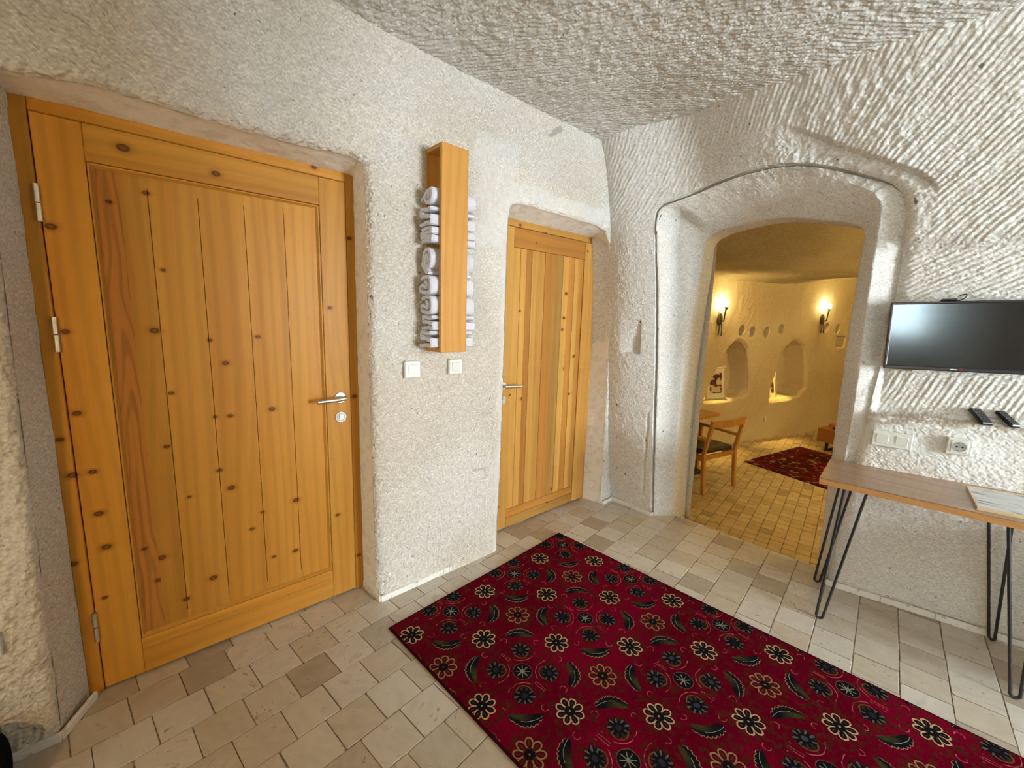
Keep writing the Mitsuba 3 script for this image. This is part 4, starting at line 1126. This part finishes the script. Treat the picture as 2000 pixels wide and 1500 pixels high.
# end, right and near walls and the vault
def wall_sheet(key, a, b, z0, z1, label, mat='rock_inner', seed=0, step=0.08):
    a, b = np.array(a, float), np.array(b, float)
    L = np.linalg.norm(b - a)
    t = (b - a) / L
    n = np.array([t[1], -t[0]])
    s, z = np.meshgrid(spaced((0, L, step)), spaced((z0, z1, step)), indexing='ij')
    o = 0.03 * nz(s, z, 1.3, seed, 2) + 0.012 * nz(s, z, 9, seed + 1, 2)
    P = np.concatenate([a + s[..., None] * t + o[..., None] * n, z[..., None]], -1)
    put(key, trimesh.Trimesh(*grid_mesh(P), process=False), mat, smooth=True, kind='structure', label=label)
wall_sheet('wall_inner_end', WP + WT * 2.95 - WN * 0.3, (1.3, 10.0), ZF - .02, 2.7, 'far end wall of the lower room', seed=91)
wall_sheet('wall_inner_right', (0.80, 3.18), (1.1, 10.3), ZF - .02, 2.7, 'right-hand wall of the lower room', seed=93)
wall_sheet('wall_inner_near', (-3.6, 3.07), (-1.352, 3.07), ZF - .02, 2.7, 'near wall of the lower room left of the arch', seed=95)
wall_sheet('wall_inner_near_001', (-0.52, 3.07), (0.86, 3.22), ZF - .02, 2.7, 'near wall of the lower room right of the arch', seed=97)
wall_sheet('wall_inner_near_002', (-1.40, 3.066), (-0.48, 3.066), 2.03, 2.7, 'near wall of the lower room above the arch', seed=98)
sv, wv = np.meshgrid(spaced((-4.7, 3.2, 0.04)), np.r_[np.linspace(-0.35, 2.4, 90), np.linspace(2.45, 5.2, 20)], indexing='ij')
base = ZF + 2.30 + np.interp(sv, [-4.7, -1.9, -1.1, -0.18, 0.72, 1.73, 3.2], [2.30, 2.317, 2.329, 2.357, 2.435, 2.55, 2.62]) - 2.30
zv = base + 0.05 * sstep(-0.05, 0.30, wv) + 0.30 * sstep(0.9, 2.6, wv) + 0.04 * nz(sv, wv, 1.2, 101, 2) + 0.012 * nz(sv, wv, 14, 102, 2)
xyv = WP + sv[..., None] * WT + wv[..., None] * WN
cv_, cf_ = grid_mesh(np.concatenate([xyv, zv[..., None]], -1))
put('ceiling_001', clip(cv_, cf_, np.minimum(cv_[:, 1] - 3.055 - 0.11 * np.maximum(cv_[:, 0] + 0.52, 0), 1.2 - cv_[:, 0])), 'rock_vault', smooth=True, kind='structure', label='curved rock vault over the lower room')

# ------------------------------------------------------------------ sconces
def sconce(i, base, wn, label, power=1.0):
    """base: point on the wall at the bulb's height; wn: the wall's normal (2-D)."""
    key = f'wall_sconce_{i:03d}' if i else 'wall_sconce'
    wt = np.array([-wn[1], wn[0]])
    R = np.stack([np.r_[wt, 0], [0, 0, 1.0], np.r_[wn, 0]], 1)
    if np.linalg.det(R) < 0:
        R[:, 0] *= -1
    def Q(m):
        return xf(m, R, base)
    put(key + '__back_plate', Q(xf(lathe([(0, 0), (0.062, 0), (0.066, 0.006), (0.055, 0.016), (0.02, 0.022), (0, 0.024)], 28), np.diag([0.78, 1.25, 1.0]), (0, -0.19, 0.004))), 'iron', smooth=35)
    a = np.linspace(0, 1, 22)
    arm = np.stack([0.012 * np.sin(a * 6), -0.20 - 0.05 * np.sin(a * math.pi) + 0.17 * a ** 1.5, 0.026 + 0.064 * np.sin(a * math.pi / 2)], 1)
    put(key + '__arm', Q(tube(arm, 0.008, 10)), 'iron', smooth=40)
    put(key + '__candle_cup', Q(xf(lathe([(0, -0.048), (0.012, -0.046), (0.014, -0.03), (0.026, -0.018), (0.020, -0.016), (0.012, -0.012), (0, -0.012)], 20), rotx(-math.pi / 2), (0, -0.01, 0.09))), 'iron', smooth=35)
    for k in (-1, 1):
        put(key + '__tail', Q(tube([(k * 0.018, -0.24, 0.022), (k * 0.026, -0.32, 0.034), (k * 0.034, -0.41, 0.030)], 0.0075, 8)), 'iron', smooth=40)
    b = trimesh.creation.icosphere(3, 1.0)
    b.apply_scale([0.026, 0.038, 0.026])
    k = put(key + '__bulb', Q(xf(b, None, (0, 0.024, 0.09))), None, smooth=True, emitter={'type': 'area', 'radiance': rgb(*[v * power for v in BULB])}, label='glowing warm bulb')
    scene[k]['bsdf'] = {'type': 'diffuse', 'reflectance': rgb(0.7, 0.6, 0.4)}
    tag(key, label, 'wall lamp')
sconce(0, wpt(-1.49, 2.00, 0.008), WN, 'black iron candle sconce glowing on the yellow wall, the left one seen through the arch')
sconce(1, wpt(0.92, 2.06, 0.008), WN, 'black iron candle sconce glowing on the yellow wall, the right one seen through the arch')
sconce(2, wpt(2.62, 2.12, 0.03), WN, 'iron candle sconce at the far end of the lower room, hidden by the arch jamb')
sconce(3, (0.89, 5.6, ZF + 1.95), np.array([-1.0, 0.0]), 'iron candle sconce on the right wall of the lower room, hidden by the arch jamb', 8.0)

# small spot lamps in the crowns of the niches
for i, (s0, z0, s1, z1) in enumerate(((-1.08, 1.38, -1.30, 0.66), (0.34, 1.40, 0.12, 0.58))):
    key = 'niche_lamp' if i == 0 else 'niche_lamp_001'
    o, t_ = wpt(s0 + 0.06, z0, -0.20), wpt(s1, z1, -0.05)
    d = (t_ - o) / np.linalg.norm(t_ - o)
    x_ = np.cross(d, [1.0, 0, 0]); x_ /= np.linalg.norm(x_)
    Rl = np.stack([x_, np.cross(d, x_), d], 1)
    put(key + '__housing', xf(lathe([(0, -0.05), (0.014, -0.05), (0.022, -0.03), (0.022, -0.004), (0.018, -0.004), (0.018, -0.02), (0, -0.022)], 20), Rl, o), 'iron', smooth=35)
    scene[key + '_light'] = {'type': 'spot', 'intensity': rgb(7.5, 4.6, 0.9), 'cutoff_angle': 24.0, 'beam_width': 10.0, 'to_world': T().look_at(origin=o.tolist(), target=t_.tolist(), up=[1, 0, 0])}
    tag(key, 'tiny spot lamp in the crown of the left niche' if i == 0 else 'tiny spot lamp in the crown of the right niche', 'lamp')

# ------------------------------------------------------------------ pictures in the niches
def picture(key, s0, s1, z0, z1, off0, off1, lean, art, label):
    p0, p1 = wpt(s0, z0, off0), wpt(s1, z0, off1)
    xax = (p1 - p0); w = np.linalg.norm(xax); xax /= w
    nrm = np.cross(xax, [0, 0, 1.0]); nrm /= np.linalg.norm(nrm)
    zax = np.array([0, 0, 1.0]) * math.cos(lean) - nrm * math.sin(lean)
    yax = np.cross(zax, xax)
    R = np.stack([xax, yax, zax], 1)
    h = z1 - z0
    def Q(m):
        return xf(m, R, p0)
    b = 0.022
    put(key + '__frame', Q(cat_(cbox((0, -.012, 0), (w, .016, b), .002), cbox((0, -.012, h - b), (w, .016, h), .002), cbox((0, -.012, b), (b, .016, h - b), .002), cbox((w - b, -.012, b), (w, .016, h - b), .002))), 'white_frame')
    put(key + '__mat', Q(cbox((b, -.002, b), (w - b, .006, h - b), .0005)), 'white_paper', label='white mount')
    put(key + '__print', Q(cbox((b + .05, -.0032, b + .075), (w - b - .05, -.0015, h - b - .06), .0003)), art, label='dark and pale print')
    tag(key, label, 'picture')
scene['white_frame'] = two({'type': 'roughplastic', 'alpha': 0.3, 'diffuse_reflectance': rgb(0.62, 0.55, 0.44)})
def art_fn(sd):
    def fn(p, n, uv):
        g = M.fbm(p.x * 9 + sd, p.y * 9, p.z * 11, octaves=2)
        c = M.mix((0.10, 0.045, 0.035), (0.60, 0.56, 0.50), M.smoothstep(0.46, 0.54, g))
        return M.mix(c, (0.22, 0.06, 0.04), M.smoothstep(0.62, 0.66, M.noise(p.x * 22, p.y * 22, p.z * 22 + sd)))
    return fn
scene['art_one'] = two({'type': 'diffuse', 'reflectance': mikit.proc(art_fn(1.0))})
scene['art_two'] = two({'type': 'diffuse', 'reflectance': mikit.proc(art_fn(6.0))})
picture('framed_picture', -1.42, -1.05, 0.655, 1.13, -0.13, -0.10, 0.10, 'art_one', 'white framed picture leaning in the left niche, above the dining table')
picture('framed_picture_001', 0.02, 0.26, 0.585, 1.02, -0.12, -0.15, 0.16, 'art_two', 'white framed picture leaning in the right niche, mostly hidden by the niche edge')
plate('wall_socket_002', wpt(-0.20, 0.32, 0.010), rotz(WA - math.pi / 2 + math.pi), 0.082, 0.08, [0], 'small socket on the yellow wall below the right niche', 'socket')

# ------------------------------------------------------------------ dining chair at the table
CH = 'dining_chair'
cr, crr = np.array([-1.771, 4.284]), np.array([-1.666, 4.80])
ax = (crr - cr) / np.linalg.norm(crr - cr)           # along the back
bx_ = np.array([-ax[1], ax[0]])                      # towards the front (to the left)
cw = np.linalg.norm(crr - cr)
cR = np.stack([np.r_[ax, 0], np.r_[bx_, 0], [0, 0, 1.0]], 1)
def CHm(m):
    return xf(m, cR, (cr[0], cr[1], ZF))
def cbar(p0, p1, w, d, **k):
    return CHm(bar(p0, p1, w, d, **k))
lw = 0.036
for x in (0.0, cw):
    wood(CH + '__leg', CHm(cat_(bar((x, 0.0, 0.0), (x, 0.035, 0.42), lw, lw, up=(0, 1, 0)), bar((x, 0.035, 0.415), (x, -0.035, 0.785), lw, lw * 0.9, up=(0, 1, 0)))), 'chair_wood', 2)
    wood(CH + '__leg', cbar((x, 0.47, 0.0), (x, 0.46, 0.59), lw, lw, up=(0, 1, 0)), 'chair_wood', 2)
    wood(CH + '__armrest', cbar((x, -0.005, 0.578), (x, 0.49, 0.592), 0.044, 0.028, up=(0, 0, 1)), 'chair_wood', 1)
    wood(CH + '__seat_rail', cbar((x, 0.03, 0.375), (x, 0.465, 0.375), 0.024, 0.065), 'chair_wood', 1)
wood(CH + '__seat_rail', cbar((0.016, 0.036, 0.380), (cw - 0.016, 0.036, 0.380), 0.024, 0.05), 'chair_wood', 0)
wood(CH + '__seat_rail', cbar((0.016, 0.462, 0.380), (cw - 0.016, 0.462, 0.380), 0.024, 0.05), 'chair_wood', 0)
t = np.linspace(0, 1, 15)
back = np.stack([t * cw, -0.016 - 0.045 * np.sin(t * math.pi)], 1)
rail = extrude(sg.Polygon(np.vstack([back, (back - [0, 0.024])[::-1]])).buffer(0.0015), 0.072).apply_translation((0, 0, 0.716))
wood(CH + '__top_rail', CHm(rail), 'chair_wood', 0, label='curved wooden top rail')
put(CH + '__cushion', CHm(cbox((0.02, 0.045, 0.408), (cw - 0.02, 0.475, 0.458), .016)), 'black_leather', label='black seat cushion')
tag(CH, 'low wooden armchair with a black cushion, drawn up to the dining table', 'chair')

# ------------------------------------------------------------------ dining table
DT = 'dining_table'
wood(DT + '__top', xf(cbox((-0.80, -0.42, 0.708), (0.0, 0.42, 0.745), .004), rotz(math.radians(-6.5)), (-1.992, 4.53, ZF)), 'chair_wood', 0, label='orange wooden top')
for x in (-0.14, -0.66):
    put(DT + '__leg', xf(cat_(cbox((x - .025, -.20, 0.03), (x + .025, -.14, 0.706), .003), cbox((x - .025, .14, 0.03), (x + .025, .20, 0.706), .003), cbox((x - .03, -.34, 0.012), (x + .03, .34, 0.05), .003),
        cbox((x - .02, -.15, 0.10), (x + .02, .15, 0.14), .003), cbox((x - .03, -.30, 0.67), (x + .03, .30, 0.706), .003), cbox((x - .03, -.34, 0.0), (x + .03, -.29, 0.02), .003), cbox((x - .03, .29, 0.0), (x + .03, .34, 0.02), .003)),
        rotz(math.radians(-6.5)), (-1.992, 4.53, ZF)), 'black_metal', label='black metal trestle')
tag(DT, 'dining table with an orange wooden top and black metal trestles, partly hidden by the arch', 'table')

# ------------------------------------------------------------------ low bench and the second rug
BN = 'low_bench'
def BQ(m):
    return xf(m, rotz(math.radians(-14)), (-1.49, 7.27, ZF))
wood(BN + '__block', BQ(cbox((0, 0, 0.128), (1.30, 0.40, 0.325), .006)), 'bench_wood', 0, label='reddish brown wooden block')
wood(BN + '__plank', BQ(cbox((0.10, 0.06, 0.355), (1.32, 0.46, 0.40), .006)), 'bench_wood', 0)
for x in (0.14, 1.0):
    put(BN + '__spacer', BQ(cbox((x, 0.10, 0.325), (x + .16, 0.36, 0.355), .002)), 'black_metal')
for x in (0.10, 1.10):
    put(BN + '__leg', BQ(cat_(cbox((x, 0.04, 0), (x + .03, 0.07, 0.128), .002), cbox((x, 0.33, 0), (x + .03, 0.36, 0.128), .002), cbox((x, 0.04, 0), (x + .03, 0.36, 0.025), .002))), 'black_metal')
tag(BN, 'low wooden bench with black metal legs beyond the dark rug in the lower room', 'bench')
ra2, rb2 = np.array([0.9707, -0.2403]), np.array([0.1737, 0.9848])
def rug2_fn(p, n, uv):
    qx, qy = p.x + 1.912, p.y - 5.777
    a = qx * float(ra2[0]) + qy * float(ra2[1])
    b = qx * float(rb2[0]) + qy * float(rb2[1])
    g = M.noise(a * 26, b * 26, 2.0)
    c = M.mix((0.045, 0.012, 0.008), (0.085, 0.012, 0.010), M.smoothstep(0.3, 0.7, M.noise(a * 9, b * 9, 1.0)))
    c = M.mix(c, (0.28, 0.20, 0.13), 0.75 * M.smoothstep(0.72, 0.80, g))
    ed = dr.minimum(dr.minimum(a, 1.98 - a), dr.minimum(b, 1.44 - b))
    c = M.mix(c, (0.12, 0.010, 0.014), 0.8 * (M.smoothstep(0.05, 0.06, ed) * (1 - M.smoothstep(0.13, 0.14, ed))))
    e = dr.abs(a - 1.0) / 0.50 + dr.abs(b - 0.70) / 0.46 + 0.06 * dr.sin(a * 40) * dr.sin(b * 40)
    c = M.mix(c, (0.42, 0.012, 0.012), M.smoothstep(0.70, 0.74, e) * (1 - M.smoothstep(0.96, 1.0, e)))
    return c * (0.8 + 0.4 * M.noise(a * 300, b * 300, 4.0))
scene['rug_dark'] = two({'type': 'diffuse', 'reflectance': mikit.proc(rug2_fn)})
r2 = extrude(sg.box(0, 0, 1.98, 1.44), 0.009)
R2 = np.eye(3); R2[:2, 0] = ra2; R2[:2, 1] = rb2
put('dark_rug', xf(r2, R2, (-1.912, 5.777, ZF + 0.001)), 'rug_dark', label='dark red-brown rug with a scarlet medallion in the lower room', cat='rug')

# ------------------------------------------------------------------ rest of the room outside the frame, with its windows and an added pier
def window(n, c, R, w, h, depth, rad, label, bars=2):
    """Opening in frame coordinates: x across, z up, y into the room; the pane sits depth behind the wall face."""
    def Q(m):
        return xf(m, R, c)
    k = f'window_{n}'
    pane = trimesh.Trimesh([(-w / 2, -depth, -h / 2), (w / 2, -depth, -h / 2), (w / 2, -depth, h / 2), (-w / 2, -depth, h / 2)], [(0, 2, 1), (0, 3, 2)], process=False)
    put(k + '__pane', Q(pane), 'frosted_day', emitter={'type': 'area', 'radiance': rgb(*rad)})
    fr = [cbox((-w / 2, -depth, h / 2 - .05), (w / 2, -depth + .05, h / 2), .004), cbox((-w / 2, -depth, -h / 2), (w / 2, -depth + .05, -h / 2 + .05), .004)]
    for i in range(bars + 1):
        x = -w / 2 + 0.025 + (w - 0.05) * i / bars
        fr.append(cbox((x - .025, -depth, -h / 2), (x + .025, -depth + .05, h / 2), .004))
    put(k + '__frame', Q(cat_(*fr)), 'beech', uv=None)
    rv = [cbox((-w / 2 - .02, -depth - .02, -h / 2), (-w / 2, 0, h / 2), .002), cbox((w / 2, -depth - .02, -h / 2), (w / 2 + .02, 0, h / 2), .002),
          cbox((-w / 2, -depth - .02, h / 2), (w / 2, 0, h / 2 + .02), .002), cbox((-w / 2, -depth - .02, -h / 2 - .02), (w / 2, 0, -h / 2), .002)]
    put(k + '__reveal', Q(cat_(*rv)), 'plaster')
    tag(k, label, kind='structure')
def holed(key, a, b, z0, z1, hole, label, seed):
    a, b = np.array(a, float), np.array(b, float)
    L = np.linalg.norm(b - a)
    t = (b - a) / L
    n = np.array([t[1], -t[0]])
    s, z = np.meshgrid(spaced((0, L, 0.05)), spaced((z0, z1, 0.05)), indexing='ij')
    o = 0.02 * nz(s, z, 1.3, seed, 2) + 0.010 * nz(s, z, 9, seed + 1, 2)
    P = np.concatenate([a + s[..., None] * t + o[..., None] * n, z[..., None]], -1)
    v, f = grid_mesh(P)
    d = np.maximum(np.abs(s - hole[0]) - hole[2] / 2, np.abs(z - hole[1]) - hole[3] / 2)
    put(key, clip(v, f, d.ravel()), 'rock_right', smooth=True, kind='structure', label=label)
holed('wall_side', (4.3, 1.15), (4.3, 3.70), -0.02, 2.9, (1.30, 1.50, 1.30, 1.30), 'rock wall with the tall window, right of the frame', 111)
window(1, (4.3, 2.45, 1.50), rotz(math.pi / 2), 1.30, 1.30, 0.30, DAY, 'tall daylight window in the side wall', 2)
wall_sheet('wall_added_pier', (0.9, 1.30), (4.35, 1.30), -.02, 2.9, 'added light-blocking pier right of the camera, side towards the window', 'rock_right', 121)  # pier added to keep window light off the near left wall
wall_sheet('wall_added_pier_001', (0.9, 0.7), (0.9, 1.30), -.02, 2.9, 'added light-blocking pier right of the camera, end face', 'rock_right', 123)
wall_sheet('wall_added_pier_002', (2.35, 0.7), (0.9, 0.7), -.02, 2.9, 'added light-blocking pier right of the camera, rear face', 'rock_right', 125)
wall_sheet('wall_side_001', (2.35, -4.65), (2.35, 0.75), -.02, 2.9, 'side wall behind the camera', 'rock_right', 127, 0.12)
holed('wall_rear', (-2.1, -4.6), (2.7, -4.6), -0.02, 2.9, (3.78, 1.76, 1.30, 1.00), 'rock wall behind the camera', 113)
window(2, (1.68, -4.6, 1.76), np.eye(3), 1.30, 1.00, 0.20, DAY2, 'window far behind the camera', 2)
put('globe_lamp__shade', trimesh.creation.icosphere(4, 0.09).apply_translation((0.3, -1.3, 1.45)), None, smooth=True, emitter={'type': 'area', 'radiance': rgb(*GLOBE)}, label='warm glowing globe')
scene['globe_lamp__shade']['bsdf'] = {'type': 'diffuse', 'reflectance': rgb(0.7, 0.65, 0.5)}
put('globe_lamp__added_hood', xf(lathe([(0.012, 0.17), (0.06, 0.16), (0.13, 0.115), (0.175, 0.055), (0.171, 0.055), (0.126, 0.108), (0.058, 0.152), (0.012, 0.16)], 36), None, (0.3, -1.3, 1.45)), 'white_plastic', smooth=40, label='white dome added to block upward lamp light')  # dome added to keep lamp light off the upper wall and ceiling
put('globe_lamp__cord', tube([(0.3, -1.3, 1.60), (0.3, -1.3, 2.74)], 0.004, 8), 'black_plastic')
tag('globe_lamp', 'warm globe lamp under an added white dome, hanging behind the camera', 'lamp')
